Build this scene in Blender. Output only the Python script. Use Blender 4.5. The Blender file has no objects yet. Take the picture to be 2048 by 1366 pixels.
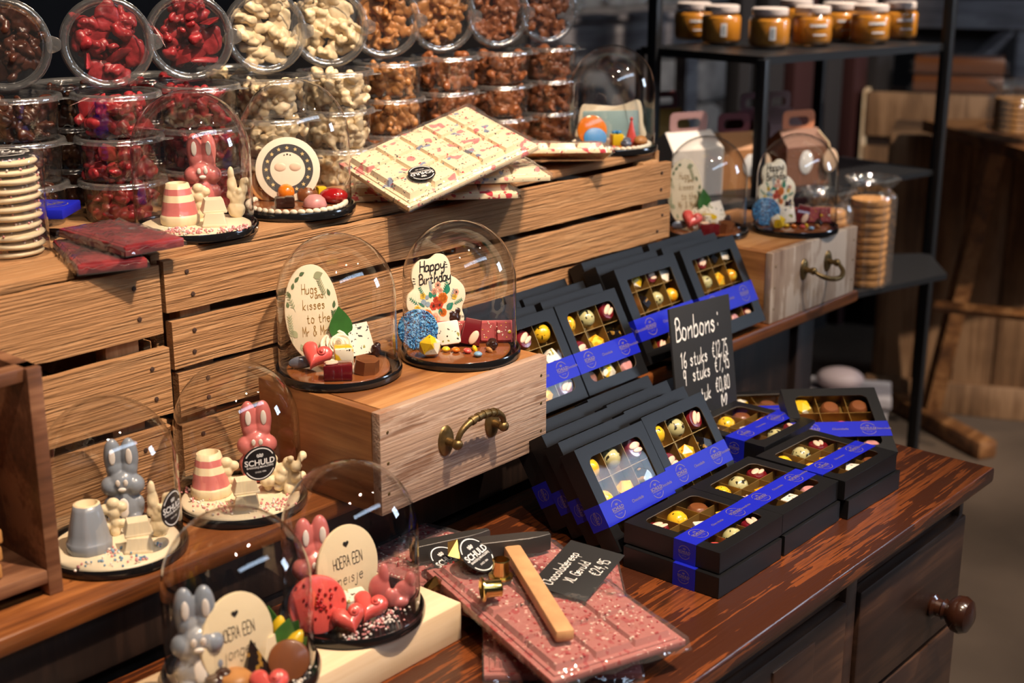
import bpy, bmesh, math, random
from mathutils import Vector, Matrix, noise
RAD = math.radians
sc = bpy.context.scene
col = sc.collection
rnd = random.Random(7)

# ---------------------------------------------------------------- camera
cam_data = bpy.data.cameras.new('camera')
cam = bpy.data.objects.new('camera', cam_data)
col.objects.link(cam)
cam.location = (0, 0, 1.6)
cam.rotation_euler = (RAD(90 - 16.6), 0, RAD(-49.6))
cam_data.sensor_width = 36.0
cam_data.lens = 36.0 * 2800 / 2048
cam_data.clip_start = 0.05
cam_data.clip_end = 60
cam_data.dof.use_dof = True
cam_data.dof.focus_distance = 1.76
cam_data.dof.aperture_fstop = 4.2
sc.camera = cam

# ---------------------------------------------------------------- world, lights, exposure
sc.view_settings.view_transform = 'Standard'
sc.view_settings.look = 'None'
sc.view_settings.gamma = 1
sc.view_settings.use_curve_mapping = False
sc.view_settings.exposure = 0.12
sc.cycles.max_bounces = 10
sc.cycles.diffuse_bounces = 3
sc.cycles.glossy_bounces = 4
sc.cycles.transmission_bounces = 6
sc.cycles.transparent_max_bounces = 40
sc.cycles.sample_clamp_indirect = 4.0
sc.cycles.caustics_reflective = False
sc.cycles.caustics_refractive = False
world = bpy.data.worlds.new('hall_air')
sc.world = world
world.use_nodes = True
world.node_tree.nodes['Background'].inputs[0].default_value = (0.62, 0.66, 0.80, 1)
world.node_tree.nodes['Background'].inputs[1].default_value = 0.022


def spot(name, loc, aim, power, color, angle, blend=0.5, radius=0.035):
    d = bpy.data.lights.new(name, 'SPOT')
    d.energy = power
    d.color = color
    d.spot_size = RAD(angle)
    d.spot_blend = blend
    d.shadow_soft_size = radius
    o = bpy.data.objects.new(name, d)
    col.objects.link(o)
    o.location = loc
    o.rotation_euler = (Vector(aim) - Vector(loc)).to_track_quat('-Z', 'Y').to_euler()
    return o


WARM = (1.0, 0.77, 0.55)
NEUT = (1.0, 0.86, 0.72)
spot('key_spotlight', (1.12, 0.02, 3.35), (1.12, 1.25, 1.1), 450, WARM, 48, 0.7)
spot('counter_spotlight', (2.15, -0.15, 3.3), (1.9, 1.15, 0.95), 150, NEUT, 44, 0.8)
spot('back_spotlight', (3.1, 0.3, 3.4), (2.9, 1.55, 1.35), 480, NEUT, 36, 0.7)
spot('left_spotlight', (0.1, 0.0, 3.2), (0.8, 1.2, 1.0), 70, WARM, 50, 0.8)
spot('rear_fill', (2.9, -1.0, 2.7), (4.5, 1.75, 0.65), 420, NEUT, 36, 0.8)  # added fill lamp, set low to brighten the table and plank cabinet
spot('bench_fill', (4.3, 1.2, 3.6), (5.2, 3.9, 1.2), 320, NEUT, 50, 0.8)  # added lamp that lifts the dim grey bench and its glass jars
spot('aisle_fill', (3.4, -0.6, 3.4), (3.3, 0.5, 0.0), 300, WARM, 60, 0.9)  # added lamp, only there to brighten the floor beside the counter


# ---------------------------------------------------------------- mesh helpers
def T(x, y, z): return Matrix.Translation((x, y, z))
def RX(a): return Matrix.Rotation(RAD(a), 4, 'X')
def RY(a): return Matrix.Rotation(RAD(a), 4, 'Y')
def RZ(a): return Matrix.Rotation(RAD(a), 4, 'Z')
def SC(x, y, z): return Matrix.Diagonal((x, y, z, 1))
ID = Matrix.Identity(4)


class MB:
    """collects shapes, then links them as one mesh object"""
    def __init__(s): s.v = []; s.f = []; s.m = []

    def add(s, verts, faces, mat=0, M=None):
        b = len(s.v)
        s.v += [tuple(M @ Vector(p)) for p in verts] if M is not None else [tuple(p) for p in verts]
        s.f += [tuple(b + i for i in f) for f in faces]
        s.m += [mat] * len(faces)
        return s

    def bm(s, bm, mat=0, M=None):
        bm.verts.index_update()
        s.add([v.co[:] for v in bm.verts], [[v.index for v in f.verts] for f in bm.faces], mat, M)
        bm.free()
        return s

    def box(s, c, d, bev=0.0, mat=0, M=None, seg=2):
        b = bmesh.new()
        bmesh.ops.create_cube(b, size=1)
        for v in b.verts: v.co = Vector((v.co.x * d[0], v.co.y * d[1], v.co.z * d[2])) + Vector(c)
        if bev > 0: bmesh.ops.bevel(b, geom=b.edges[:], offset=bev, segments=seg, profile=0.5, affect='EDGES')
        return s.bm(b, mat, M)

    def lathe(s, prof, n=32, mat=0, M=None, wob=None):
        vs, fs = [], []
        k = len(prof)
        for i in range(n):
            a = 2 * math.pi * i / n
            w = wob(a) if wob else 1.0
            for (r, z) in prof: vs.append((r * w * math.cos(a), r * w * math.sin(a), z))
        for i in range(n):
            j = (i + 1) % n
            for q in range(k - 1):
                r0, r1 = prof[q][0], prof[q + 1][0]
                if r0 < 1e-7 and r1 < 1e-7: continue
                if r0 < 1e-7: fs.append((i * k + q, j * k + q + 1, i * k + q + 1))
                elif r1 < 1e-7: fs.append((i * k + q, j * k + q, i * k + q + 1))
                else: fs.append((i * k + q, j * k + q, j * k + q + 1, i * k + q + 1))
        return s.add(vs, fs, mat, M)

    def tube(s, path, r, n=8, mat=0, M=None, closed=False):
        P = [Vector(p) for p in path]
        k = len(P)
        rs = r if isinstance(r, (list, tuple)) else [r] * k
        vs, fs = [], []
        t0 = (P[1] - P[0]).normalized()
        up = Vector((0, 0, 1)) if abs(t0.z) < 0.9 else Vector((1, 0, 0))
        nrm = (up - t0 * up.dot(t0)).normalized()
        for i in range(k):
            if closed: t = (P[(i + 1) % k] - P[i - 1]).normalized()
            else: t = (P[min(i + 1, k - 1)] - P[max(i - 1, 0)]).normalized()
            nrm = (nrm - t * nrm.dot(t)).normalized()
            b = t.cross(nrm)
            for j in range(n):
                a = 2 * math.pi * j / n
                vs.append(P[i] + (nrm * math.cos(a) + b * math.sin(a)) * rs[i])
        for i in range(k if closed else k - 1):
            i2 = (i + 1) % k
            for j in range(n):
                j2 = (j + 1) % n
                fs.append((i * n + j, i * n + j2, i2 * n + j2, i2 * n + j))
        if not closed:
            fs.append(tuple(range(n - 1, -1, -1)))
            fs.append(tuple((k - 1) * n + j for j in range(n)))
        return s.add(vs, fs, mat, M)

    def prism(s, out, z0, z1, mat=0, M=None, inset=0.0):
        """extruded outline, the top drawn in by inset"""
        n = len(out)
        cx = sum(p[0] for p in out) / n; cy = sum(p[1] for p in out) / n
        top = []
        for (x, y) in out:
            d = math.hypot(x - cx, y - cy) or 1
            q = max(0.0, 1 - inset / d)
            top.append((cx + (x - cx) * q, cy + (y - cy) * q, z1))
        vs = [(x, y, z0) for x, y in out] + top
        fs = [tuple(range(n - 1, -1, -1)), tuple(range(n, 2 * n))]
        fs += [(i, (i + 1) % n, n + (i + 1) % n, n + i) for i in range(n)]
        return s.add(vs, fs, mat, M)

    def pill(s, out, z0, z1, b, mat=0, M=None):
        """extruded outline with rounded top and bottom rims"""
        n = len(out)
        cx = sum(p[0] for p in out) / n; cy = sum(p[1] for p in out) / n
        def ring(ins, z):
            r = []
            for (x, y) in out:
                d = math.hypot(x - cx, y - cy) or 1
                q = max(0.02, 1 - ins / d)
                r.append((cx + (x - cx) * q, cy + (y - cy) * q, z))
            return r
        lev = [(b, z0), (b * .3, z0 + b * .3), (0, z0 + b), (0, z1 - b), (b * .3, z1 - b * .3), (b, z1)]
        vs = []
        for ins, z in lev: vs += ring(ins, z)
        fs = [tuple(range(n - 1, -1, -1)), tuple(range(5 * n, 6 * n))]
        for l in range(5): fs += [(l * n + i, l * n + (i + 1) % n, (l + 1) * n + (i + 1) % n, (l + 1) * n + i) for i in range(n)]
        return s.add(vs, fs, mat, M)

    def ball(s, c, r, mat=0, M=None, n=16, rings=10):
        rx, ry, rz = r if isinstance(r, (tuple, list)) else (r, r, r)
        vs = [(c[0], c[1], c[2] + rz)]
        for i in range(1, rings):
            t = math.pi * i / rings
            for j in range(n):
                a = 2 * math.pi * j / n
                vs.append((c[0] + rx * math.sin(t) * math.cos(a), c[1] + ry * math.sin(t) * math.sin(a), c[2] + rz * math.cos(t)))
        vs.append((c[0], c[1], c[2] - rz))
        fs = []
        for j in range(n): fs.append((0, 1 + j, 1 + (j + 1) % n))
        for i in range(rings - 2):
            for j in range(n):
                a = 1 + i * n + j; b = 1 + i * n + (j + 1) % n
                fs.append((a, a + n, b + n, b))
        e = len(vs) - 1
        o = 1 + (rings - 2) * n
        for j in range(n): fs.append((e, o + (j + 1) % n, o + j))
        return s.add(vs, fs, mat, M)

    def mesh(s, name, mats, angle=38):
        me = bpy.data.meshes.new(name)
        me.from_pydata(s.v, [], s.f)
        for m in (mats if isinstance(mats, (list, tuple)) else [mats]): me.materials.append(m)
        me.polygons.foreach_set('material_index', s.m)
        me.validate()
        me.shade_smooth()
        if angle < 180: me.set_sharp_from_angle(angle=RAD(angle))
        me.update()
        return me

    def obj(s, name, mats, parent=None, M=None, angle=38):
        return link(s.mesh(name, mats, angle), name, parent, M)


def link(me, name, parent=None, M=None):
    o = bpy.data.objects.new(name, me)
    col.objects.link(o)
    if parent: o.parent = parent
    if M is not None: o.matrix_local = M
    return o


def tag(o, label, cat, group=None, kind=None):
    o['label'] = label
    o['category'] = cat
    if group: o['group'] = group
    if kind: o['kind'] = kind
    return o


def thing(name, label, cat, M=ID, group=None):
    o = bpy.data.objects.new(name, None)
    col.objects.link(o)
    o.empty_display_size = 0.01
    o.matrix_world = M
    return tag(o, label, cat, group)


def dup(root, M, label, group=None):
    r = root.copy(); col.objects.link(r); r.matrix_world = M; r['label'] = label
    if group: r['group'] = group
    for ch in list(root.children):
        c = ch.copy(); col.objects.link(c); c.parent = r
        for g in list(ch.children):
            d = g.copy(); col.objects.link(d); d.parent = c
    return r


def struct(o):
    o['kind'] = 'structure'
    return o


def fuse(shapes, voxel, smooth=4, name='fused', mats=None, disp=0.0, seed=0, angle=180):
    """melts balls into one skin: shapes = [(centre, radii, matrix or None)]"""
    b = MB()
    for c, r, M in shapes: b.ball(c, r, 0, M, 20, 12)
    me = b.mesh(name, mats or [], 180)
    o = bpy.data.objects.new('tmp', me); col.objects.link(o)
    m = o.modifiers.new('r', 'REMESH'); m.mode = 'VOXEL'; m.voxel_size = voxel; m.use_smooth_shade = True
    m2 = o.modifiers.new('s', 'SMOOTH'); m2.iterations = smooth; m2.factor = 0.5
    dg = bpy.context.evaluated_depsgraph_get()
    out = bpy.data.meshes.new_from_object(o.evaluated_get(dg))
    bpy.data.objects.remove(o); bpy.data.meshes.remove(me)
    out.name = name
    if disp:
        for v in out.vertices:
            p = v.co * 140 + Vector((seed * 7.1, 0, 0))
            v.co += v.normal * (noise.noise(p) * disp)
    if not out.materials and mats:
        for q in mats: out.materials.append(q)
    out.shade_smooth()
    if angle < 180: out.set_sharp_from_angle(angle=RAD(angle))
    return out


def remat(me, m):
    c = me.copy(); c.materials.clear(); c.materials.append(m)
    return c


# ---------------------------------------------------------------- outlines
def ellipse(rx, ry, n=40, cx=0, cy=0): return [(cx + rx * math.cos(2 * math.pi * i / n), cy + ry * math.sin(2 * math.pi * i / n)) for i in range(n)]


def rrect(w, h, r, n=6, cx=0, cy=0):
    o = []
    for (sx, sy, a0) in ((1, 1, 0), (-1, 1, 90), (-1, -1, 180), (1, -1, 270)):
        for i in range(n + 1):
            a = RAD(a0 + 90 * i / n)
            o.append((cx + sx * (w / 2 - r) + r * math.cos(a), cy + sy * (h / 2 - r) + r * math.sin(a)))
    return o


def smooth_loop(pts, sub=6, closed=True):
    n = len(pts); o = []
    rng = range(n) if closed else range(n - 1)
    for i in rng:
        if closed: p0, p1, p2, p3 = pts[i - 1], pts[i], pts[(i + 1) % n], pts[(i + 2) % n]
        else: p0, p1, p2, p3 = pts[max(i - 1, 0)], pts[i], pts[i + 1], pts[min(i + 2, n - 1)]
        for k in range(sub):
            t = k / sub
            q = []
            for c in range(2):
                q.append(0.5 * (2 * p1[c] + (p2[c] - p0[c]) * t + (2 * p0[c] - 5 * p1[c] + 4 * p2[c] - p3[c]) * t * t + (3 * p1[c] - p0[c] - 3 * p2[c] + p3[c]) * t ** 3))
            o.append(tuple(q))
    if not closed: o.append(pts[-1])
    return o


def heart(s, n=40):
    o = []
    for i in range(n):
        t = 2 * math.pi * i / n
        o.append((s * 0.0325 * 16 * math.sin(t) ** 3, s * 0.0325 * (13 * math.cos(t) - 5 * math.cos(2 * t) - 2 * math.cos(3 * t) - math.cos(4 * t))))
    return o[::-1]


def leafy(l, w, n=12):
    a = [(w * math.sin(math.pi * (i / n) ** 0.8) * 0.5, l * i / n) for i in range(n + 1)]
    return [(x, y) for x, y in a] + [(-x, y) for x, y in a[-2:0:-1]]


# ---------------------------------------------------------------- lettering
_tc = {}
def type_mesh(body, size, bold=0.0):
    """printed lettering, centred, lying in the xy plane"""
    k = (body, bold)
    if k not in _tc:
        c = bpy.data.curves.new('t', 'FONT'); c.body = body; c.size = 1; c.offset = bold; c.resolution_u = 3
        c.align_x = 'CENTER'; c.align_y = 'CENTER'
        o = bpy.data.objects.new('t', c); col.objects.link(o)
        me = bpy.data.meshes.new_from_object(o.evaluated_get(bpy.context.evaluated_depsgraph_get()))
        _tc[k] = ([v.co[:] for v in me.vertices], [tuple(p.vertices) for p in me.polygons])
        bpy.data.objects.remove(o); bpy.data.meshes.remove(me); bpy.data.curves.remove(c)
    v, f = _tc[k]
    return [(x * size, y * size, z) for x, y, z in v], f


# pen strokes: each point two hex digits, x then y; base line 4, x-height 9, capitals E, tails 0
PEN = {
 'a': '68 59 29 16 15 24 44 66 69 69 65 74', 'b': '1E 14 14 17 39 59 67 65 44 24 15', 'c': '68 49 29 16 15 34 54 65', 'd': '68 49 29 16 15 34 54 66 6E 6E 65 74',
 'e': '17 57 67 59 39 18 16 34 54 65', 'f': '5D 4E 3D 32 32|19 59', 'g': '68 49 29 16 15 34 54 66 69 69 62 40 20 12', 'h': '1E 14 14 17 38 59 68 64', 'i': '29 29 25 34|2C 2C',
 'j': '39 39 31 10 01|3C 3C', 'k': '1E 14|69 16|16 64', 'l': '2E 25 34', 'm': '19 14 14 17 39 48 44 44 47 69 88 84', 'n': '19 14 14 17 38 59 68 64', 'o': '49 29 16 15 34 54 66 68 49',
 'p': '19 10 10 17 39 59 67 65 44 24 15', 'r': '19 14 14 17 38 59', 's': '58 39 18 37 56 55 34 15', 't': '3C 35 44 64|19 59', 'u': '19 15 24 44 66 69 69 64', 'v': '19 34 34 59', 'y': '19 16 35 56 69 69 62 40 20',
 'w': '19 34 34 47 64 64 89',
 'B': '1E 14|0C 1E 4E 6C 5A 29 5A 77 75 44 14', 'C': '7D 5E 2D 19 16 34 54 75', 'E': '7E 1E 14 74|19 59', 'G': '7D 5E 2D 19 16 34 64 75 79 49', 'H': '1E 14|7E 74|19 79', 'L': '1E 14 14 74', 'M': '14 1E 1E 47 47 7E 7E 74',
 'N': '14 1E 1E 74 74 7E', 'O': '4E 2D 19 15 34 54 75 79 6D 4E', 'R': '14 1E 1E 5E 7C 6A 49 19|49 74', 'A': '14 4E 4E 74|28 68', 'X': '1E 74|7E 14', 'F': '7E 1E 14|19 59', 'Y': '1E 49 49 7E|49 44', 'P': '14 1E 4E 6D 6A 49 19',
 '0': '4E 2D 19 15 34 54 75 79 6D 4E', '1': '2C 4E 4E 44', '2': '1C 2E 5E 6B 37 14 14 74', '4': '5E 18 18 78|5E 54', '5': '6E 2E 2E 1A 4A 67 65 44 15', '6': '5E 2B 16 34 54 66 58 38 17', '7': '1E 7E 7E 34', '8': '4E 2C 38 66 54 34 26 59 6C 4E',
 '9': '6B 4E 2D 2A 49 6B 6E 64', ',': '35 35 12', '.': '24 35 24', ':': '36 36 37|3B 3B 3C', '&': '75 2C 3E 5D 4B 17 24 44 78', '-': '29 69', "'": '2E 2C',
 '€': '6D 4E 2B 17 34 64|0A 4A|08 48', '<': '49 2C 1E 0C 17 43|49 6C 8E 9C 77 43', '~': '18 29 48 69',
}
PEN_W = {'i': 4, 'j': 5, 'l': 4, 'm': 10, 'w': 10, '1': 6, ',': 4, '.': 4, ':': 5, ' ': 5, 't': 7, 'r': 6, 'f': 6, '<': 10, 's': 6.5}


def pen_mesh(body, size, w, slant=0.0, gap=1.4, sub=4, align='L'):
    """pen lettering as flat ribbons in the xy plane; size = capital height"""
    u = size / 10.0
    x0 = 0.0; V, F = [], []
    for ch in body:
        g = PEN.get(ch)
        if g:
            for st in g.split('|'):
                pts = [(int(p[0], 16), int(p[1], 16) - 4) for p in st.split()]
                segs = [[]]
                for i, p in enumerate(pts):
                    segs[-1].append(p)
                    if i + 1 < len(pts) and pts[i + 1] == p and 0 < i: segs.append([])
                for sg in segs:
                    if len(sg) == 1: sg = [(sg[0][0] - .3, sg[0][1]), (sg[0][0] + .3, sg[0][1])]
                    L = smooth_loop(sg, sub, False) if len(sg) > 2 else [sg[0], ((sg[0][0] + sg[1][0]) / 2, (sg[0][1] + sg[1][1]) / 2), sg[1]]
                    L = [((x + x0 + slant * y) * u, y * u) for x, y in L]
                    b = len(V)
                    n = len(L)
                    for i, (x, y) in enumerate(L):
                        ax, ay = L[max(i - 1, 0)]; bx, by = L[min(i + 1, n - 1)]
                        d = math.hypot(bx - ax, by - ay) or 1
                        nx, ny = -(by - ay) / d, (bx - ax) / d
                        e = w / 2 * (0.8 if i in (0, n - 1) else 1)
                        ex = 0
                        if i == 0: ex = -w * .3
                        if i == n - 1: ex = w * .3
                        tx, ty = (bx - ax) / d * ex, (by - ay) / d * ex
                        V.append((x + nx * e + tx, y + ny * e + ty, 0)); V.append((x - nx * e + tx, y - ny * e + ty, 0))
                    for i in range(n - 1): F.append((b + 2 * i + 1, b + 2 * i + 3, b + 2 * i + 2, b + 2 * i))
        x0 += PEN_W.get(ch, 7) + gap
    W = x0 * u
    if align == 'C': V = [(x - W / 2, y, z) for x, y, z in V]
    return V, F


# ---------------------------------------------------------------- materials
def new_mat(name):
    m = bpy.data.materials.new(name)
    m.use_nodes = True
    nt = m.node_tree
    return m, nt, nt.nodes['Principled BSDF']


def plain(name, c, rough=0.5, metal=0.0, coat=0.0, bump=0.0, bscale=60, var=0.0, sss=0.0, spec=0.5, vscale=None):
    m, nt, p = new_mat(name)
    p.inputs['Base Color'].default_value = (*c, 1)
    p.inputs['Roughness'].default_value = rough
    p.inputs['Metallic'].default_value = metal
    p.inputs['Specular IOR Level'].default_value = spec
    if coat: p.inputs['Coat Weight'].default_value = coat; p.inputs['Coat Roughness'].default_value = 0.08
    if sss:
        p.inputs['Subsurface Weight'].default_value = sss
        p.inputs['Subsurface Radius'].default_value = (0.006, 0.004, 0.002)
        p.inputs['Subsurface Scale'].default_value = 1.0
    if bump or var:
        tc = nt.nodes.new('ShaderNodeTexCoord')
        n = nt.nodes.new('ShaderNodeTexNoise'); n.inputs['Scale'].default_value = bscale; n.inputs['Detail'].default_value = 5
        nt.links.new(tc.outputs['Object'], n.inputs['Vector'])
        if bump:
            b = nt.nodes.new('ShaderNodeBump'); b.inputs['Strength'].default_value = bump; b.inputs['Distance'].default_value = 0.003
            nt.links.new(n.outputs['Fac'], b.inputs['Height']); nt.links.new(b.outputs['Normal'], p.inputs['Normal'])
        if var:
            n2 = n
            if vscale:
                n2 = nt.nodes.new('ShaderNodeTexNoise'); n2.inputs['Scale'].default_value = vscale; n2.inputs['Detail'].default_value = 4
                nt.links.new(tc.outputs['Object'], n2.inputs['Vector'])
            r = nt.nodes.new('ShaderNodeValToRGB')
            r.color_ramp.elements[0].position = 0.3; r.color_ramp.elements[1].position = 0.72
            r.color_ramp.elements[0].color = (*[x * (1 - var) for x in c], 1)
            r.color_ramp.elements[1].color = (*[min(1, x * (1 + var)) for x in c], 1)
            nt.links.new(n2.outputs['Fac'], r.inputs['Fac']); nt.links.new(r.outputs['Color'], p.inputs['Base Color'])
    return m


def wood(name, dark, mid, light, axis=0, scale=1.0, rough=0.6, bump=0.3, coat=0.0, stain=0.35, stretch=14, worn=None, saw=0.0, rot=0.0, fine=0.35, spread=1.0):
    m, nt, p = new_mat(name)
    N, L = nt.nodes, nt.links
    tc = N.new('ShaderNodeTexCoord'); oi = N.new('ShaderNodeObjectInfo')
    off = N.new('ShaderNodeVectorMath'); off.operation = 'MULTIPLY_ADD'
    off.inputs[1].default_value = (1, 1, 1)
    sc3 = N.new('ShaderNodeVectorMath'); sc3.operation = 'SCALE'; sc3.inputs[0].default_value = (3.1, 5.7, 4.3)
    L.new(oi.outputs['Random'], sc3.inputs['Scale'])
    L.new(tc.outputs['Object'], off.inputs[0]); L.new(sc3.outputs[0], off.inputs[2])
    mp = N.new('ShaderNodeMapping')
    s = [stretch * 2.2 * scale] * 3; s[axis] = 1.6 * scale
    mp.inputs['Scale'].default_value = s
    L.new(off.outputs[0], mp.inputs['Vector'])
    mp.inputs['Rotation'].default_value = (0, 0, RAD(rot))
    n1 = N.new('ShaderNodeTexNoise'); n1.inputs['Scale'].default_value = 1.0; n1.inputs['Detail'].default_value = 6; n1.inputs['Roughness'].default_value = 0.62; n1.inputs['Distortion'].default_value = 0.6
    L.new(mp.outputs[0], n1.inputs['Vector'])
    mp2 = N.new('ShaderNodeMapping'); s2 = [stretch * 16 * scale] * 3; s2[axis] = 5 * scale
    mp2.inputs['Scale'].default_value = s2
    L.new(off.outputs[0], mp2.inputs['Vector'])
    n2 = N.new('ShaderNodeTexNoise'); n2.inputs['Scale'].default_value = 1.0; n2.inputs['Detail'].default_value = 4
    L.new(mp2.outputs[0], n2.inputs['Vector'])
    n3 = N.new('ShaderNodeTexNoise'); n3.inputs['Scale'].default_value = 7 * scale; n3.inputs['Detail'].default_value = 5
    L.new(off.outputs[0], n3.inputs['Vector'])
    a = N.new('ShaderNodeMath'); a.operation = 'MULTIPLY_ADD'; a.inputs[1].default_value = fine; L.new(n2.outputs['Fac'], a.inputs[0]); L.new(n1.outputs['Fac'], a.inputs[2])
    b = N.new('ShaderNodeMath'); b.operation = 'MULTIPLY_ADD'; b.inputs[1].default_value = stain; L.new(n3.outputs['Fac'], b.inputs[0]); L.new(a.outputs[0], b.inputs[2])
    r = N.new('ShaderNodeValToRGB')
    mid_p = 0.5 + fine * 0.5 + stain * 0.5
    e = r.color_ramp.elements
    e[0].position = max(0, mid_p - 0.22 * spread); e[0].color = (*dark, 1)
    e[1].position = min(1, mid_p + 0.2 * spread); e[1].color = (*light, 1)
    k = e.new(mid_p); k.color = (*mid, 1)
    L.new(b.outputs[0], r.inputs['Fac'])
    out = r.outputs['Color']
    if worn:
        n4 = N.new('ShaderNodeTexNoise'); n4.inputs['Scale'].default_value = worn[1]; n4.inputs['Detail'].default_value = 8; n4.inputs['Roughness'].default_value = 0.75
        mp4 = N.new('ShaderNodeMapping'); s4 = [3.0] * 3; s4[axis] = 0.8; mp4.inputs['Scale'].default_value = s4
        L.new(off.outputs[0], mp4.inputs['Vector']); L.new(mp4.outputs[0], n4.inputs['Vector'])
        rr = N.new('ShaderNodeValToRGB'); rr.color_ramp.elements[0].position = worn[2]; rr.color_ramp.elements[1].position = worn[2] + 0.16
        L.new(n4.outputs['Fac'], rr.inputs['Fac'])
        mx = N.new('ShaderNodeMix'); mx.data_type = 'RGBA'; mx.inputs[7].default_value = (*worn[0], 1)
        L.new(rr.outputs['Color'], mx.inputs[0]); L.new(out, mx.inputs[6]); out = mx.outputs[2]
    L.new(out, p.inputs['Base Color'])
    p.inputs['Roughness'].default_value = rough
    if coat: p.inputs['Coat Weight'].default_value = coat; p.inputs['Coat Roughness'].default_value = 0.2
    if bump:
        h = n2.outputs['Fac'] if saw else a.outputs[0]
        if saw:
            mp5 = N.new('ShaderNodeMapping'); mp5.inputs['Rotation'].default_value = (0, RAD(14), 0); mp5.inputs['Scale'].default_value = (10, 30, 130)
            L.new(off.outputs[0], mp5.inputs['Vector'])
            n5 = N.new('ShaderNodeTexNoise'); n5.inputs['Scale'].default_value = 1; n5.inputs['Detail'].default_value = 3; n5.inputs['Distortion'].default_value = 0.4
            L.new(mp5.outputs[0], n5.inputs['Vector'])
            q = N.new('ShaderNodeMath'); q.operation = 'MULTIPLY_ADD'; q.inputs[1].default_value = saw; L.new(n5.outputs['Fac'], q.inputs[0]); L.new(h, q.inputs[2]); h = q.outputs[0]
        bp = N.new('ShaderNodeBump'); bp.inputs['Strength'].default_value = bump; bp.inputs['Distance'].default_value = 0.004
        L.new(h, bp.inputs['Height']); L.new(bp.outputs['Normal'], p.inputs['Normal'])
    return m


def film(name, tint=(1, 1, 1), amount=1.6, rough=0.02, bump=0.0, bscale=60, floor=0.0, haze=0.0):
    """thin clear plastic or glass: mostly seen through, mirror-like at grazing angles"""
    m, nt, p = new_mat(name)
    N, L = nt.nodes, nt.links
    N.remove(p)
    out = N['Material Output']
    tr = N.new('ShaderNodeBsdfTransparent'); tr.inputs[0].default_value = (*tint, 1)
    gl = N.new('ShaderNodeBsdfGlossy'); gl.inputs['Roughness'].default_value = rough
    ge = N.new('ShaderNodeNewGeometry')
    dt = N.new('ShaderNodeVectorMath'); dt.operation = 'DOT_PRODUCT'
    L.new(ge.outputs['Incoming'], dt.inputs[0]); L.new(ge.outputs['Normal'], dt.inputs[1])
    ab = N.new('ShaderNodeMath'); ab.operation = 'ABSOLUTE'; L.new(dt.outputs['Value'], ab.inputs[0])
    iv = N.new('ShaderNodeMath'); iv.operation = 'SUBTRACT'; iv.use_clamp = True; iv.inputs[0].default_value = 1.0; L.new(ab.outputs[0], iv.inputs[1])
    pw = N.new('ShaderNodeMath'); pw.operation = 'POWER'; pw.inputs[1].default_value = 4.6; L.new(iv.outputs[0], pw.inputs[0])
    mu = N.new('ShaderNodeMath'); mu.operation = 'MULTIPLY_ADD'; mu.use_clamp = True
    mu.inputs[1].default_value = 0.55 * amount; mu.inputs[2].default_value = floor + 0.04 * amount
    L.new(pw.outputs[0], mu.inputs[0])
    mx = N.new('ShaderNodeMixShader')
    L.new(mu.outputs[0], mx.inputs[0]); L.new(tr.outputs[0], mx.inputs[1]); L.new(gl.outputs[0], mx.inputs[2])
    if haze:
        df = N.new('ShaderNodeBsdfDiffuse'); df.inputs[0].default_value = (.85, .85, .85, 1)
        hz = N.new('ShaderNodeMixShader'); hz.inputs[0].default_value = haze
        L.new(mx.outputs[0], hz.inputs[1]); L.new(df.outputs[0], hz.inputs[2]); L.new(hz.outputs[0], out.inputs['Surface'])
    else: L.new(mx.outputs[0], out.inputs['Surface'])
    if bump:
        tc = N.new('ShaderNodeTexCoord'); n = N.new('ShaderNodeTexNoise'); n.inputs['Scale'].default_value = bscale; n.inputs['Detail'].default_value = 2
        b = N.new('ShaderNodeBump'); b.inputs['Strength'].default_value = bump; b.inputs['Distance'].default_value = 0.01
        L.new(tc.outputs['Object'], n.inputs['Vector']); L.new(n.outputs['Fac'], b.inputs['Height'])
        L.new(b.outputs['Normal'], gl.inputs['Normal']); L.new(b.outputs['Normal'], dt.inputs[1])
    return m


def speckled(name, base, specks, rough=0.4, coat=0.0, bump=0.0):
    """base colour with blots: specks = [(colour, noise scale, threshold)]"""
    m, nt, p = new_mat(name)
    N, L = nt.nodes, nt.links
    tc = N.new('ShaderNodeTexCoord'); oi = N.new('ShaderNodeObjectInfo')
    of = N.new('ShaderNodeVectorMath'); of.operation = 'ADD'
    L.new(tc.outputs['Object'], of.inputs[0])
    s3 = N.new('ShaderNodeVectorMath'); s3.operation = 'SCALE'; s3.inputs[0].default_value = (2.3, 1.7, 3.9)
    L.new(oi.outputs['Random'], s3.inputs['Scale']); L.new(s3.outputs[0], of.inputs[1])
    prev = None
    for i, (c, s, t) in enumerate(specks):
        n = N.new('ShaderNodeTexNoise'); n.inputs['Scale'].default_value = s; n.inputs['Detail'].default_value = 1.5; n.inputs['Roughness'].default_value = 0.4
        ad = N.new('ShaderNodeVectorMath'); ad.operation = 'ADD'; ad.inputs[1].default_value = (i * 3.3, i * 1.9, i * 5.1)
        L.new(of.outputs[0], ad.inputs[0]); L.new(ad.outputs[0], n.inputs['Vector'])
        r = N.new('ShaderNodeValToRGB'); r.color_ramp.elements[0].position = t; r.color_ramp.elements[1].position = t + 0.025
        L.new(n.outputs['Fac'], r.inputs['Fac'])
        mx = N.new('ShaderNodeMix'); mx.data_type = 'RGBA'; mx.inputs[6].default_value = (*base, 1); mx.inputs[7].default_value = (*c, 1)
        if prev: L.new(prev, mx.inputs[6])
        L.new(r.outputs['Color'], mx.inputs[0]); prev = mx.outputs[2]
    L.new(prev, p.inputs['Base Color'])
    p.inputs['Roughness'].default_value = rough
    if coat: p.inputs['Coat Weight'].default_value = coat; p.inputs['Coat Roughness'].default_value = 0.1
    return m


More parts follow.
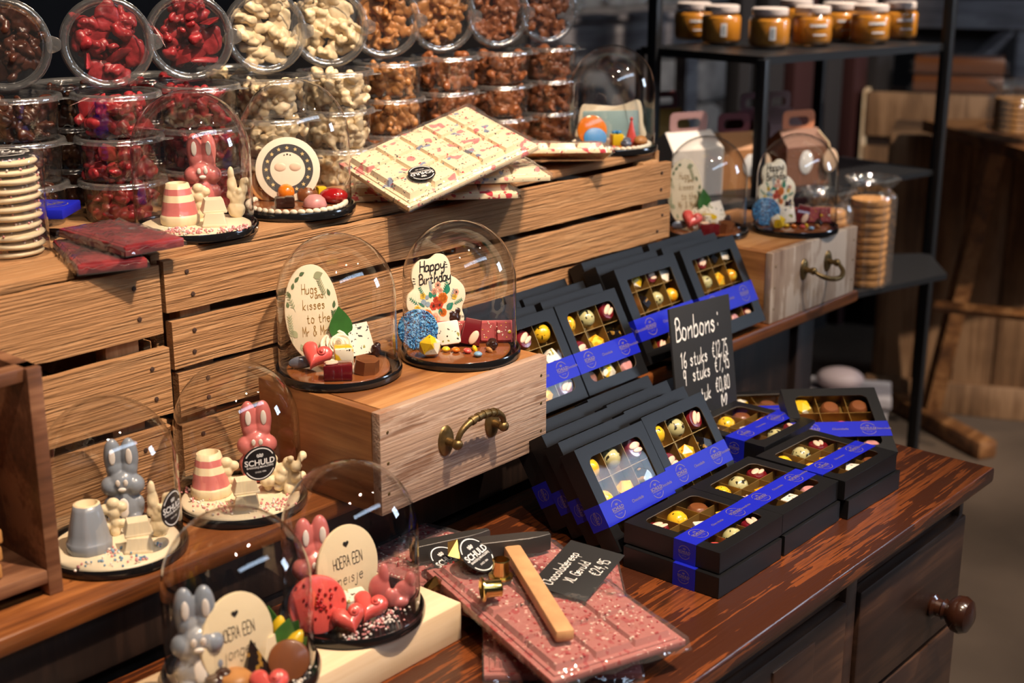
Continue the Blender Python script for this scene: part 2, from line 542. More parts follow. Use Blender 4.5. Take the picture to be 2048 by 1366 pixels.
def glow(name, c, strength):
    m, nt, p = new_mat(name)
    p.inputs['Base Color'].default_value = (0, 0, 0, 1)
    p.inputs['Emission Color'].default_value = (*c, 1)
    p.inputs['Emission Strength'].default_value = strength
    return m


W_CRATE = wood('crate_wood', (0.26, 0.115, 0.040), (0.375, 0.185, 0.074), (0.46, 0.25, 0.112), 0, 1.8, 0.78, 0.75, 0, 0.55, 16, saw=1.3, fine=0.6, spread=1.5)
W_BATTEN = wood('batten_wood', (0.20, 0.085, 0.028), (0.40, 0.20, 0.08), (0.52, 0.30, 0.14), 2, 1.0, 0.75, 0.6, 0, 0.3, 12)
W_BOARD = wood('board_wood', (0.045, 0.012, 0.003), (0.17, 0.052, 0.013), (0.30, 0.105, 0.028), 0, 1.0, 0.38, 0.25, 0.2, 0.4, 10)
W_DRAWER = wood('drawer_wood', (0.16, 0.055, 0.014), (0.38, 0.16, 0.05), (0.50, 0.25, 0.09), 1, 0.8, 0.5, 0.2, 0.1, 0.4, 9)
W_WASH = wood('washed_wood', (0.22, 0.12, 0.075), (0.37, 0.245, 0.175), (0.48, 0.35, 0.27), 0, 2.0, 0.75, 0.5, 0, 0.5, 9, worn=((0.24, 0.10, 0.05), 9.0, 0.555), fine=0.6)
W_WASH2 = wood('weathered_wood', (0.16, 0.095, 0.065), (0.37, 0.27, 0.20), (0.50, 0.40, 0.32), 2, 1.0, 0.7, 0.35, 0, 0.6, 5, worn=((0.13, 0.065, 0.04), 5.0, 0.60))
W_COUNTER = wood('counter_wood', (0.010, 0.005, 0.004), (0.050, 0.014, 0.006), (0.20, 0.052, 0.013), 0, 1.7, 0.32, 0.35, 0.3, 0.45, 8, rot=22, fine=0.6, spread=1.45)
W_CHEST = wood('chest_wood', (0.022, 0.010, 0.006), (0.048, 0.021, 0.012), (0.085, 0.038, 0.02), 0, 1.0, 0.42, 0.1, 0.1, 0.5, 8)
W_CAB = wood('cabinet_wood', (0.006, 0.003, 0.0025), (0.014, 0.007, 0.005), (0.026, 0.013, 0.009), 2, 1.0, 0.5, 0.15, 0, 0.5, 8)
W_PINE = wood('pine_wood', (0.62, 0.42, 0.24), (0.72, 0.52, 0.32), (0.80, 0.62, 0.42), 0, 1.0, 0.6, 0.12, 0, 0.2, 9)
W_DARKBOX = wood('stained_box_wood', (0.05, 0.02, 0.01), (0.14, 0.055, 0.026), (0.24, 0.11, 0.055), 0, 1.2, 0.5, 0.2, 0.1, 0.4, 8)
W_GREY = wood('grey_timber', (0.16, 0.14, 0.145), (0.30, 0.265, 0.27), (0.42, 0.38, 0.38), 0, 0.7, 0.8, 0.3, 0, 0.5, 7)
W_TABLE = wood('old_table_wood', (0.09, 0.042, 0.018), (0.24, 0.125, 0.058), (0.36, 0.20, 0.10), 2, 0.7, 0.6, 0.3, 0, 0.5, 8)
W_TRESTLE = wood('trestle_wood', (0.07, 0.025, 0.008), (0.20, 0.08, 0.024), (0.31, 0.14, 0.05), 0, 0.8, 0.5, 0.2, 0.1, 0.5, 8)
W_HANDLE = plain('hammer_handle', (0.56, 0.30, 0.14), 0.5, bump=0.15, bscale=40, var=0.15)

M_FLOOR = plain('concrete', (0.115, 0.082, 0.058), 0.6, bump=0.15, bscale=14, var=0.35, vscale=2.2)
M_STONE = plain('stone', (0.34, 0.33, 0.33), 0.9, bump=0.6, bscale=12, var=0.3)
M_MORTAR = plain('mortar', (0.10, 0.085, 0.08), 0.95)
M_DARKWALL = plain('dark_wall', (0.018, 0.014, 0.014), 0.9)
M_IRON = plain('black_iron', (0.010, 0.010, 0.011), 0.42, metal=0.0, spec=0.4)
M_REDWALL = plain('oxblood_paint', (0.032, 0.0028, 0.0018), 0.8)
M_DOME = film('clear_dome', (0.985, 0.985, 0.985), 2.4, 0.012)
M_TUB = film('clear_tub', (0.97, 0.97, 0.97), 2.0, 0.06, 0.25, 45, 0.02, 0.012)
M_TUBRIM = film('clear_tub_rim', (0.93, 0.93, 0.93), 3.4, 0.2, 0.3, 60, 0.14, 0.05)
M_WRAP = film('plastic_wrap', (0.99, 0.99, 0.99), 1.6, 0.09, 1.0, 34, 0.03, 0.03)
M_PANE = film('box_window', (0.97, 0.97, 0.97), 0.22, 0.03, 0.12, 9, 0.0)
M_GLASS = film('jar_glass', (0.97, 0.98, 0.98), 1.6, 0.02)
M_BLACKTRAY = plain('black_plastic', (0.008, 0.0075, 0.008), 0.14, coat=0.5)
M_CARD_BLACK = plain('black_card', (0.0055, 0.0055, 0.0065), 0.40, spec=0.35)
M_EDGE_GLINT = plain('card_edge_glint', (0.16, 0.14, 0.12), 0.5)  # black card paled at the window cut-out, painting in the film's glint
M_GOLDCARD = plain('gold_card', (0.36, 0.21, 0.055), 0.32, metal=0.55)
M_BLUE = plain('cobalt_paper', (0.008, 0.014, 0.40), 0.42, spec=0.3)
M_GOLDPRINT = plain('gold_print', (0.20, 0.155, 0.16), 0.45)
M_CHALKBOARD = plain('chalkboard', (0.010, 0.010, 0.0115), 0.75)
M_CHALK = plain('white_chalk', (0.80, 0.78, 0.74), 0.8)
M_INK = plain('black_ink', (0.015, 0.013, 0.012), 0.6)
M_GOLDINK = plain('gold_ink', (0.32, 0.17, 0.03), 0.5)
M_BRASS = plain('aged_brass', (0.19, 0.125, 0.05), 0.42, metal=0.85, bump=0.3, bscale=90, var=0.3)
M_GOLD = plain('gold_foil', (0.62, 0.47, 0.16), 0.2, metal=1.0)
M_STEEL = plain('dark_steel', (0.055, 0.05, 0.048), 0.45, metal=0.5, bump=0.15, bscale=80)
M_NAIL = plain('rusty_nail', (0.05, 0.022, 0.013), 0.7)
M_LABEL = plain('black_label', (0.012, 0.011, 0.012), 0.4)
M_WHITEPRINT = plain('white_print', (0.82, 0.80, 0.78), 0.6)

CH = dict(
    cream=plain('cream_chocolate', (0.80, 0.66, 0.43), 0.42, bump=0.1, bscale=60),
    ivory=plain('ivory_chocolate', (0.86, 0.74, 0.53), 0.38, bump=0.08, bscale=50),
    piping=plain('piped_cream', (0.86, 0.76, 0.60), 0.5),
    pink=plain('pink_chocolate', (0.58, 0.165, 0.155), 0.28, coat=0.25),
    ruby=plain('ruby_chocolate', (0.43, 0.085, 0.085), 0.4, bump=0.15, bscale=90, var=0.12),
    coral=plain('coral_chocolate', (0.72, 0.10, 0.085), 0.26, coat=0.4),
    grey=plain('grey_blue_chocolate', (0.235, 0.265, 0.315), 0.28, coat=0.25),
    white=plain('white_icing', (0.85, 0.78, 0.72), 0.4),
    milk=plain('milk_chocolate', (0.20, 0.066, 0.022), 0.3, coat=0.2, bump=0.1, bscale=50),
    gmilk=plain('glossy_milk_chocolate', (0.23, 0.072, 0.020), 0.16, coat=0.5, bump=0.25, bscale=28),
    dark=plain('dark_chocolate', (0.035, 0.012, 0.007), 0.25, coat=0.3),
    caramel=plain('caramel_chocolate', (0.50, 0.225, 0.07), 0.4, bump=0.1, bscale=70),
    wine=plain('wine_chocolate', (0.15, 0.008, 0.012), 0.14, coat=0.7),
    red=plain('cherry_glaze', (0.38, 0.008, 0.010), 0.12, coat=0.8),
    orange=plain('orange_glaze', (0.75, 0.19, 0.010), 0.15, coat=0.7),
    rose=plain('dusty_rose', (0.60, 0.27, 0.26), 0.32, var=0.15, bscale=120),
    almond=plain('almond_flake', (0.80, 0.55, 0.40), 0.5),
    lemon=plain('lemon_yellow', (0.80, 0.52, 0.015), 0.25, coat=0.4),
    green=plain('leaf_green', (0.035, 0.135, 0.022), 0.4, var=0.2, bscale=60),
    silver=plain('silver_blue', (0.16, 0.19, 0.26), 0.22, metal=0.3, coat=0.4),
    blue=plain('candy_blue', (0.24, 0.42, 0.62), 0.35),
    sky=plain('bright_blue_icing', (0.03, 0.24, 0.58), 0.4),
    nonp=speckled('blue_nonpareils', (0.02, 0.14, 0.36), [((0.15, 0.42, 0.72), 300, 0.5), ((0.08, 0.03, 0.03), 260, 0.62)], 0.4),
    fleck=speckled('flecked_white', (0.84, 0.76, 0.64), [((0.03, 0.03, 0.02), 210, 0.66), ((0.30, 0.28, 0.04), 120, 0.66)], 0.35),
    yfleck=speckled('flecked_yellow', (0.80, 0.47, 0.02), [((0.02, 0.014, 0.006), 210, 0.65)], 0.22, 0.5),
    ofleck=speckled('flecked_amber', (0.85, 0.36, 0.012), [((0.80, 0.55, 0.05), 120, 0.5), ((0.02, 0.014, 0.006), 190, 0.68)], 0.2, 0.5),
    cfleck=speckled('flecked_cream_egg', (0.50, 0.46, 0.22), [((0.03, 0.025, 0.015), 150, 0.58)], 0.25, 0.4),
    gem=speckled('yellow_white_gem', (0.84, 0.76, 0.60), [((0.80, 0.52, 0.02), 42, 0.5), ((0.03, 0.02, 0.01), 230, 0.68)], 0.25, 0.4),
    black=speckled('gold_streaked_black', (0.008, 0.006, 0.006), [((0.32, 0.17, 0.03), 120, 0.62)], 0.16, 0.6),
    bar=speckled('speckled_white_bar', (0.84, 0.69, 0.45), [((0.80, 0.23, 0.22), 52, 0.635), ((0.22, 0.26, 0.38), 58, 0.675), ((0.55, 0.04, 0.05), 150, 0.69), ((0.06, 0.05, 0.06), 230, 0.665)], 0.4, 0.1),
    rbar=speckled('red_splashed_white_bar', (0.84, 0.69, 0.45), [((0.55, 0.02, 0.04), 60, 0.60), ((0.50, 0.03, 0.05), 150, 0.64)], 0.4, 0.1),
    slab=speckled('ruby_slab', (0.42, 0.145, 0.13), [((0.36, 0.06, 0.06), 120, 0.60), ((0.70, 0.40, 0.35), 190, 0.68)], 0.5),
    redbar=speckled('red_bar', (0.17, 0.012, 0.016), [((0.24, 0.025, 0.028), 30, 0.5), ((0.10, 0.006, 0.01), 22, 0.56)], 0.4, 0.15),
    biscuit=plain('golden_biscuit', (0.42, 0.19, 0.05), 0.7, bump=0.3, bscale=80, var=0.25),
    pinks=plain('pink_sugar', (0.72, 0.30, 0.30), 0.45), whites=plain('white_sugar', (0.85, 0.78, 0.72), 0.45), blues=plain('blue_sugar', (0.16, 0.32, 0.50), 0.45),
    crumb=plain('red_crumb', (0.40, 0.02, 0.03), 0.6), pale=plain('pale_crumb', (0.80, 0.62, 0.52), 0.6),
    nutruby=plain('ruby_cluster', (0.30, 0.022, 0.028), 0.36, bump=0.4, bscale=90, var=0.3), nutwhite=plain('white_cluster', (0.78, 0.62, 0.39), 0.42, bump=0.25, bscale=80, var=0.1),
    nutcara=plain('caramel_cluster', (0.42, 0.18, 0.055), 0.38, bump=0.4, bscale=90, var=0.25), nutmilk=plain('milk_cluster', (0.27, 0.085, 0.028), 0.36, bump=0.4, bscale=90, var=0.3),
    nutdark=plain('dark_cluster', (0.06, 0.017, 0.009), 0.32, bump=0.4, bscale=90, var=0.35),
)


# ---------------------------------------------------------------- the setting
b = MB(); b.box((3.5, 2.5, -0.05), (11, 9, 0.1)); struct(b.obj('floor', M_FLOOR))
# rubble stone wall far behind the stand
b = MB(); b.box((4.9, 4.72, 1.6), (9, 0.1, 3.4), 0, 0)
struct(b.obj('wall_back', M_DARKWALL))
b = MB(); b.box((7.0, 4.65, 0.75), (3.2, 0.08, 1.5), 0, 0)
sr = random.Random(3)
z = 0.0
while z < 1.4:
    h = sr.uniform(0.26, 0.36); x = 5.45 + sr.uniform(0, 0.2)
    while x < 8.4:
        w = sr.uniform(0.34, 0.62)
        b.pill([(px + sr.uniform(-.015, .015), py + sr.uniform(-.015, .015)) for px, py in rrect(w - .04, h - .04, 0.10, 4)], 0, 0.05, 0.03, 1, T(x + w / 2, 4.62, z + h / 2) @ RX(90) @ RZ(sr.uniform(-6, 6)))
        x += w
    z += h
struct(b.obj('wall_stone', [M_MORTAR, M_STONE]))
b = MB(); b.box((8.2, 1.5, 1.7), (0.1, 6.4, 3.4)); struct(b.obj('wall_right', M_DARKWALL))
b = MB(); b.box((0.6, 3.3, 1.6), (2.6, 0.1, 3.2)); struct(b.obj('wall_left', M_DARKWALL))
# oxblood boarded doorway behind the rack
b = MB()
for i, (x, w, m) in enumerate([(4.52, .10, 1), (4.68, .15, 1), (4.85, .16, 0), (5.03, .16, 1), (5.20, .12, 0), (5.35, .16, 1)]):
    b.box((x, 2.75 - i * 0.03, 1.1), (w - .012, 0.06, 2.2), 0.004, m)
struct(b.obj('door_1', [M_REDWALL, M_DARKWALL]))
# daylight: a tall window on the right and a roof light behind the camera, with the roof truss in front of it
b = MB(); b.box((0, 0, 0), (5.6, 0.02, 0.62)); w1 = struct(b.obj('window_1', glow('day_sky', (0.62, 0.78, 1.0), 9.0), None, T(0.9, -3.4, 4.9) @ RX(-38)))
b = MB()
for k in range(9): b.box((-2.8 + k * 0.7, 0, 0), (0.04, 0.05, 0.62))
for zz in (-0.33, 0.33): b.box((0, 0, zz), (5.7, 0.06, 0.05))
struct(b.obj('window_frame', M_IRON, w1, T(0, 0.02, 0)))
b = MB()
for zz in (-.25, .25): b.tube([(-3, 0, zz), (3, 0, zz)], 0.03, 8)
for k in range(16):
    x = -3 + k * .4
    b.tube([(x, 0, -.25), (x + .2, 0, .25)], 0.022, 6); b.tube([(x + .2, 0, .25), (x + .4, 0, -.25)], 0.022, 6)
struct(b.obj('trim_1', M_IRON, None, T(0.9, -3.05, 4.55) @ RX(-38)))
b = MB(); b.box((0, 0, 0), (0.02, 1.3, 1.5)); w2 = struct(b.obj('window_2', glow('day_window', (0.66, 0.80, 1.0), 18), None, T(6.8, -3.6, 2.9) @ RZ(-45)))
b = MB()
for k in range(3): b.box((0, -.65 + k * .65, 0), (0.06, 0.06, 1.6))
for zz in (-.78, -.26, .26, .78): b.box((0, 0, zz), (0.05, 1.4, 0.05))
struct(b.obj('window_frame', M_IRON, w2, T(-.02, 0, 0)))

# ---------------------------------------------------------------- counter chest
chest = thing('counter_chest', 'dark stained chest of drawers with a worn red-brown top at the front', 'chest', T(0, 0, 0))
b = MB()
out = [(-0.3, 0.695), (1.897, 0.695), (1.900, 1.16), (-0.3, 1.16)]
b.pill([(p[0] + (q[0] - p[0]) * k / 12, p[1] + (q[1] - p[1]) * k / 12) for p, q in zip(out, out[1:] + out[:1]) for k in range(12)], 0.822, 0.845, 0.005)
b.obj('worktop', W_COUNTER, chest)
b = MB()
b.box((0.775, 0.950, 0.41), (2.13, 0.38, 0.82), 0.002)
b.box((0.775, 0.745, 0.80), (2.15, 0.03, 0.045), 0.003)
b.box((1.853, 0.735, 0.41), (0.014, 0.03, 0.79), 0.002)
b.box((1.515, 0.735, 0.41), (0.030, 0.03, 0.79), 0.002)
b.obj('carcass', W_CHEST, chest)
for (x0, x1, z0, z1, knob) in [(1.533, 1.862, 0.612, 0.777, True), (1.533, 1.862, 0.435, 0.604, False), (1.533, 1.862, 0.10, 0.427, False), (0.86, 1.497, 0.10, 0.777, False)]:
    b = MB(); b.box(((x0 + x1) / 2, 0.728, (z0 + z1) / 2), (x1 - x0, 0.026, z1 - z0), 0.004)
    if x0 < 1: b.box((1.36, 0.717, 0.43), (0.10, 0.010, 0.66), 0.003)
    d = b.obj('drawer' if x0 > 1 else 'door', W_CHEST, chest)
    if knob:
        k = MB(); k.lathe([(0, 0), (.016, 0), (.018, .004), (.013, .008), (.0125, .016), (.016, .019), (.013, .023), (.019, .028), (.026, .036), (.0275, .046), (.023, .055), (.012, .060), (0, .061)], 28, 0, T(1.765, 0.715, 0.668) @ RX(90))
        k.obj('knob', plain('dark_turned_wood', (0.05, 0.016, 0.008), 0.22, coat=0.5), d)

# ---------------------------------------------------------------- back sideboard
side = thing('sideboard', 'long dark sideboard with a reddish board top behind the chest', 'sideboard', T(0, 0, 0))
b = MB()
out = [(-0.3, 1.15), (2.35, 1.15), (2.35, 1.80), (-0.3, 1.80)]
b.pill([(p[0] + (q[0] - p[0]) * k / 14, p[1] + (q[1] - p[1]) * k / 14) for p, q in zip(out, out[1:] + out[:1]) for k in range(14)], 0.924, 0.945, 0.006)
b.obj('board_top', W_BOARD, side)
b = MB()
b.box((0.8, 1.48, 0.46), (2.2, 0.56, 0.92), 0.002)
b.box((0.8, 1.185, 0.885), (2.22, 0.03, 0.07), 0.003)
for x in (0.35, 0.95, 1.55, 1.86): b.box((x, 1.19, 0.44), (0.07, 0.03, 0.84), 0.004)
b.box((0.8, 1.19, 0.79), (2.2, 0.022, 0.05), 0.004)
b.obj('cabinet', W_CAB, side)
b = MB(); b.box((2.07, 1.21, 0.80), (0.27, 0.02, 0.23), 0.003); b.box((2.07, 1.195, 0.70), (0.27, 0.03, 0.035), 0.004); b.obj('apron', W_CAB, side)
for x in (1.92, 2.23):
    b = MB(); b.box((x, 1.22, 0.46), (0.065, 0.065, 0.925), 0.006); b.obj('leg', W_CAB, side)
b = MB(); b.box((2.08, 1.45, 0.655), (0.30, 0.5, 0.02), 0.003); b.obj('shelf', W_DRAWER, side)

# ---------------------------------------------------------------- fruit crates
NAIL = MB().lathe([(0, .0016), (.0026, .0012), (.003, 0)], 10).mesh('nail', M_NAIL)
PIN = MB().lathe([(0, .0006), (.0018, .0004), (.0022, 0)], 8).mesh('nail', M_BRASS)
def crate(label, corner, yaw, length, slats, inner, drop=0.0):
    t = thing('fruit_crate', label, 'crate', T(*corner) @ RZ(yaw), 'upturned fruit crates')
    # local: x from 0 to length along the front, y back, z from the sideboard
    for i, (z0, z1, xa, xb) in enumerate(slats):
        b = MB(); n = 28; z0 -= .004; z1 -= .004
        r_ = random.Random(i * 5 + int(length * 100))
        out = [(xa + (xb - xa) * k / n, z0 + r_.uniform(-.0012, .0012) - drop * k / n) for k in range(n + 1)] + [(xb - (xb - xa) * k / n, z1 + r_.uniform(-.001, .001) - drop * (1 - k / n)) for k in range(n + 1)]
        b.prism(out, 0.0, 0.012, 0, RX(90) @ T(0, 0, -0.012))
        s = b.obj('slat', W_CRATE, t)
        for xx in (xa + 0.035, xb - 0.03):
            for zz in (z0 + (z1 - z0) * .28, z0 + (z1 - z0) * .74):
                link(NAIL, 'nail', s, T(xx + r_.uniform(-.008, .008), -.0002, zz - drop * (xx - xa) / (xb - xa)) @ RX(90))
    zt = slats[0][1]
    for x in inner:
        for y in (0.024, 0.425):
            b = MB(); b.box((x, y, zt / 2 - .002), (0.045, 0.022, zt - 0.02), 0.002); b.obj('corner_post', W_BATTEN, t)
    for k, (y0, w) in enumerate([(0.030, .070), (0.108, .09), (0.206, .11), (0.324, .112)]):
        b = MB(); b.box((length / 2, y0 + w / 2, .2884 - .006), (length - .012, w, 0.012), 0.0015); b.obj('top_board', W_CRATE, t)
    b = MB()
    for x in (0.006, length - .006):
        for z0, z1, _, _ in slats: b.box((x, 0.23, (z0 + z1) / 2), (0.011, 0.41, (z1 - z0)), 0.001)
    for z0, z1, _, _ in slats: b.box((length / 2, 0.445, (z0 + z1) / 2), (length - .01, 0.010, z1 - z0), 0.001)
    b.obj('side_slats', W_CRATE, t)
    return t
Z0 = 0.945
crate('wide slatted fruit crate carrying most tubs and white chocolate bars', (0.930, 1.316, Z0), 0, 1.031,
      [(.2265, .288, 0, 1.031), (.158, .2145, 0.006, 1.031), (.098, .151, 0.010, 1.03), (.021, .086, .010, 1.03)], (0.05, 0.53, 0.99), .012)
crate('narrower slatted crate at far left carrying the red bars', (0.926 - .800, 1.319, Z0), 0, 0.80,
      [(.205, .285, 0, .800), (.105, .186, 0, .806), (.006, .092, 0, .80)], (0.05, 0.752))

# ---------------------------------------------------------------- wooden drawers used as plinths
def bail_handle(parent, x, z, down):
    """two brass roses with a swinging bail, on a front facing -y at y = 0"""
    for s in (-1, 1):
        b = MB(); b.lathe([(0, .004), (.008, .004), (.0125, .002), (.0135, 0)], 20, 0, T(x + s * .042, 0, z) @ RX(90) @ SC(1, 1.45, 1))
        b.tube([(x + s * .042, 0, z), (x + s * .042, -.012, z), (x + s * .042, -.019, z)], [.0058, .0048, .0062], 10)
        b.ball((x + s * .042, -.019, z), .0068)
        b.obj('handle_rose', M_BRASS, parent)
    b = MB()
    pts, rs = [], []
    for i in range(25):
        a = math.pi * i / 24
        c, s_ = math.cos(a), math.sin(a)
        if down: p = (x - .042 * c, -.019 - .027 * s_, z - .016 * s_)
        else: p = (x - .042 * c, -.019 - .004 * s_, z + .027 * max(s_, 0) ** .8)
        pts.append(p); rs.append(.0033 + .0013 * s_)
    b.tube(pts, rs, 10)
    if not down:
        for k in (-4, -2, 0, 2, 4):
            p = Vector(pts[12 + k]); q = Vector(pts[13 + k]); b.tube([p, q], .0056, 10)
    b.obj('handle_bail', M_BRASS, parent)


def drawer_box(name, label, corner, yaw, w, d, h, front, down):
    t = thing(name, label, 'drawer', T(*corner) @ RZ(yaw), 'old drawers turned into plinths')
    b = MB(); b.box((w / 2, 0.007, h / 2), (w, 0.014, h), 0.0022)
    f = b.obj('drawer_front', front, t)
    b = MB()
    b.box((0.008, d / 2 + .007, h / 2 - .0005), (0.014, d - .014, h - .001), 0.0012); b.box((w - .008, d / 2 + .007, h / 2 - .0005), (0.014, d - .014, h - .001), 0.0012)
    b.box((w / 2, d - .006, h / 2), (w - .03, .012, h - .001), 0.001)
    b.obj('drawer_sides', W_DRAWER, t)
    b = MB(); b.box((w / 2, d / 2, h - .0065), (w - .031, d - .028, .012), 0.0006); b.obj('top_panel', wood('drawer_top_wood', (0.15, 0.052, 0.014), (0.33, 0.14, 0.045), (0.44, 0.22, 0.085), 0, 1.2, 0.45, 0.15, 0.1, 0.4, 8), t)
    for xx in (.012, w - .012):
        for zz in (.2, .5, .8): link(PIN, 'nail', f, T(xx, -.0001, h * zz) @ RX(90))
    bail_handle(f, w * .50, h * (.62 if down else .50), down)
    return t
drawer_box('wooden_drawer', 'old drawer with whitewashed front and arched brass handle under two domes', (1.0365, 1.0785, Z0), 0, 0.3005, 0.212, 0.1255, W_WASH, False)
drawer_box('wooden_drawer', 'weathered pale drawer with drooping handle at the far right end', (2.033, 1.1545, Z0), -.5, 0.301, 0.26, 0.1245, W_WASH2, True)

# stained open box at the left edge with golden bars inside
t = thing('display_box', 'dark stained open-fronted box at the left edge', 'box', T(0.694, 1.1933, Z0) @ RZ(-2))
for x in (-.008, -.322):
    b = MB(); b.box((x, .055, .121), (0.016, .11, .242), .0015); b.obj('side_panel', W_DARKBOX, t)
for y in (.016, .102):
    b = MB(); b.box((-.165, y, .235), (0.33, .02, .014), .0015); b.obj('top_rail', W_DARKBOX, t)
b = MB(); b.box((-.165, .05, .022), (.298, .10, .014), .001); b.obj('bottom_panel', W_DARKBOX, t)
b = MB(); b.box((-.165, .106, .12), (.298, .008, .20), .001); b.obj('back_panel', W_DARKBOX, t)
for k in range(3):
    b = MB(); b.box((0, 0, .0085), (.085, .05, .016), .003)
    b.box((-.01, 0, .0168), (.03, .05, .0006))
    tag(b.obj('biscuit_bar', [CH['biscuit']], None, T(.5985 + .002 * k, 1.237, Z0 + .0292 + k * .0172) @ RZ(-4 + 3 * k)), ['golden biscuit bar at the bottom of the stack in the dark box', 'golden biscuit bar in the middle of the stack in the dark box', 'golden biscuit bar on top of the stack in the dark box'][k], 'biscuit', 'biscuit bars in the dark box')

# pine planks under the two front domes
b = MB(); b.box((-.26, .0325, .0225), (.52, .063, .045), .002)
tag(b.obj('pine_plank', W_PINE, None, T(1.019, .9385, .845)), 'pale pine beam nearest the camera with its end grain by the ruby slab', 'plank', 'pine beams under the front domes')
b = MB(); b.box((-.26, .0325, .0225), (.52, .063, .045), .002)
tag(b.obj('pine_plank', W_PINE, None, T(1.012, 1.0045, .845)), 'pale pine beam lying behind the front one under the domes', 'plank', 'pine beams under the front domes')


# ---------------------------------------------------------------- logo lettering shared by labels and sleeves
def ring(rad, w, a0, a1, n=22, sx=1.0, sy=1.0):
    V, F = [], []
    for i in range(n + 1):
        a = RAD(a0 + (a1 - a0) * i / n)
        for r in (rad - w / 2, rad + w / 2): V.append((sx * r * math.cos(a), sy * r * math.sin(a), 0))
    for i in range(n): F.append((2 * i, 2 * i + 1, 2 * i + 3, 2 * i + 2))
    return V, F


def emblem(s):
    """little ear-of-grain mark"""
    V, F = [], []
    for dx, rot in ((-.55, 22), (0, 0), (.55, -22)):
        for k in range(2):
            v, f = ring(.42 - .18 * k, .12, 0, 360, 14, .62, 1.0)
            b = len(V); c, q = math.cos(RAD(rot)), math.sin(RAD(rot))
            V += [(s * (x * c - y * q + dx), s * (x * q + y * c - abs(dx) * .15), 0) for x, y, z in v]; F += [tuple(b + i for i in g) for g in f]
    return V, F


def logo_print(b, s, mat, M, small=True, sy=1.0):
    """ring, emblem, SCHULD and the two small lines; s = ring radius"""
    b.add(*ring(s * .88, s * .055, 28, 152, 22, 1, sy), mat, M); b.add(*ring(s * .88, s * .055, 208, 332, 22, 1, sy), mat, M)
    b.add(*emblem(s * .22), mat, M @ T(0, s * .48 * sy, 0))
    b.add(*type_mesh('SCHULD', s * .46, 0.018), mat, M @ T(0, s * .06, 0))
    if small:
        b.add(*type_mesh('BAKKERIJ-MAALDERIJ', s * .165, 0.006), mat, M @ T(0, -s * .20, 0))
        b.add(*type_mesh('SINDS 1886', s * .13), mat, M @ T(0, -s * .48, 0))


def sticker(parent, s, M):
    b = MB(); b.lathe([(0, .0004), (s, .0004), (s, 0)], 36)
    d = b.obj('round_sticker', M_LABEL, parent, M)
    b = MB(); logo_print(b, s, 0, T(0, 0, .0007)); b.obj('sticker_print', M_WHITEPRINT, d)
    return d


# ---------------------------------------------------------------- bonbons
def bonbon_meshes():
    r = {}
    b = MB(); b.lathe([(0, 0), (.0075, .001), (.0118, .006), (.0124, .012), (.0105, .0185), (.006, .0235), (0, .0255)], 20); egg = b
    r['yegg'] = egg.mesh('bonbon', CH['yfleck']); r['cegg'] = egg.mesh('bonbon', CH['cfleck']); r['aegg'] = egg.mesh('bonbon', CH['ofleck'])
    b = MB(); b.lathe([(0, 0), (.0122, 0), (.0132, .002), (.0125, .0165), (.011, .0185), (0, .0188)], 20); b.ball((0, .002, .0195), (.0095, .0042, .0022), 1, RZ(25)); b.ball((.003, -.004, .0195), (.008, .003, .002), 1, RZ(20)); r['wine'] = b.mesh('bonbon', [CH['wine'], CH['almond']])
    b = MB(); b.prism(rrect(.026, .026, .004, 3), 0, .006, 0); b.prism(rrect(.026, .026, .003, 3), .006, .021, 0, None, .007); r['pyr'] = b.mesh('bonbon', CH['black'])
    g = bmesh.new(); bmesh.ops.create_icosphere(g, subdivisions=1, radius=.0145); b = MB(); b.bm(g, 0, T(0, 0, .0115) @ SC(1, 1, .85)); r['gem'] = b.mesh('bonbon', CH['ofleck'], 10); r['ygem'] = b.mesh('bonbon', CH['gem'], 10)
    b = MB(); b.pill(heart(.030), 0, .016, .005); r['heart'] = b.mesh('bonbon', CH['coral'])
    b = MB(); b.box((0, 0, .009), (.024, .024, .018), .002); r['white'] = b.mesh('bonbon', CH['fleck'])
    b = MB(); b.lathe([(0, 0), (.0128, 0), (.0135, .003), (.012, .013), (.009, .0165), (0, .0172)], 20); r['milk'] = b.mesh('bonbon', CH['milk']); r['rose'] = b.mesh('bonbon', CH['rose'])
    return r
BON = bonbon_meshes()
BON_LABEL = dict(yegg='yellow black-speckled egg bonbon', cegg='cream black-speckled egg bonbon', aegg='amber speckled egg bonbon', wine='dark red almond-topped bonbon', pyr='black gold-streaked bonbon', gem='amber faceted bonbon',
                 ygem='yellow-white faceted bonbon', heart='coral heart bonbon', white='white flecked square bonbon', milk='milk chocolate round bonbon', rose='dusty pink round bonbon')
SETS9 = ['yegg cegg wine aegg gem pyr rose white milk', 'wine yegg milk pyr white gem heart cegg wine', 'yegg cegg wine wine gem pyr milk white rose', 'ygem milk milk rose heart milk white milk rose']
ROW = ['far', 'middle', 'near']; COLN = ['left', 'centre', 'right']
ROW4 = ['first', 'second', 'third', 'fourth']


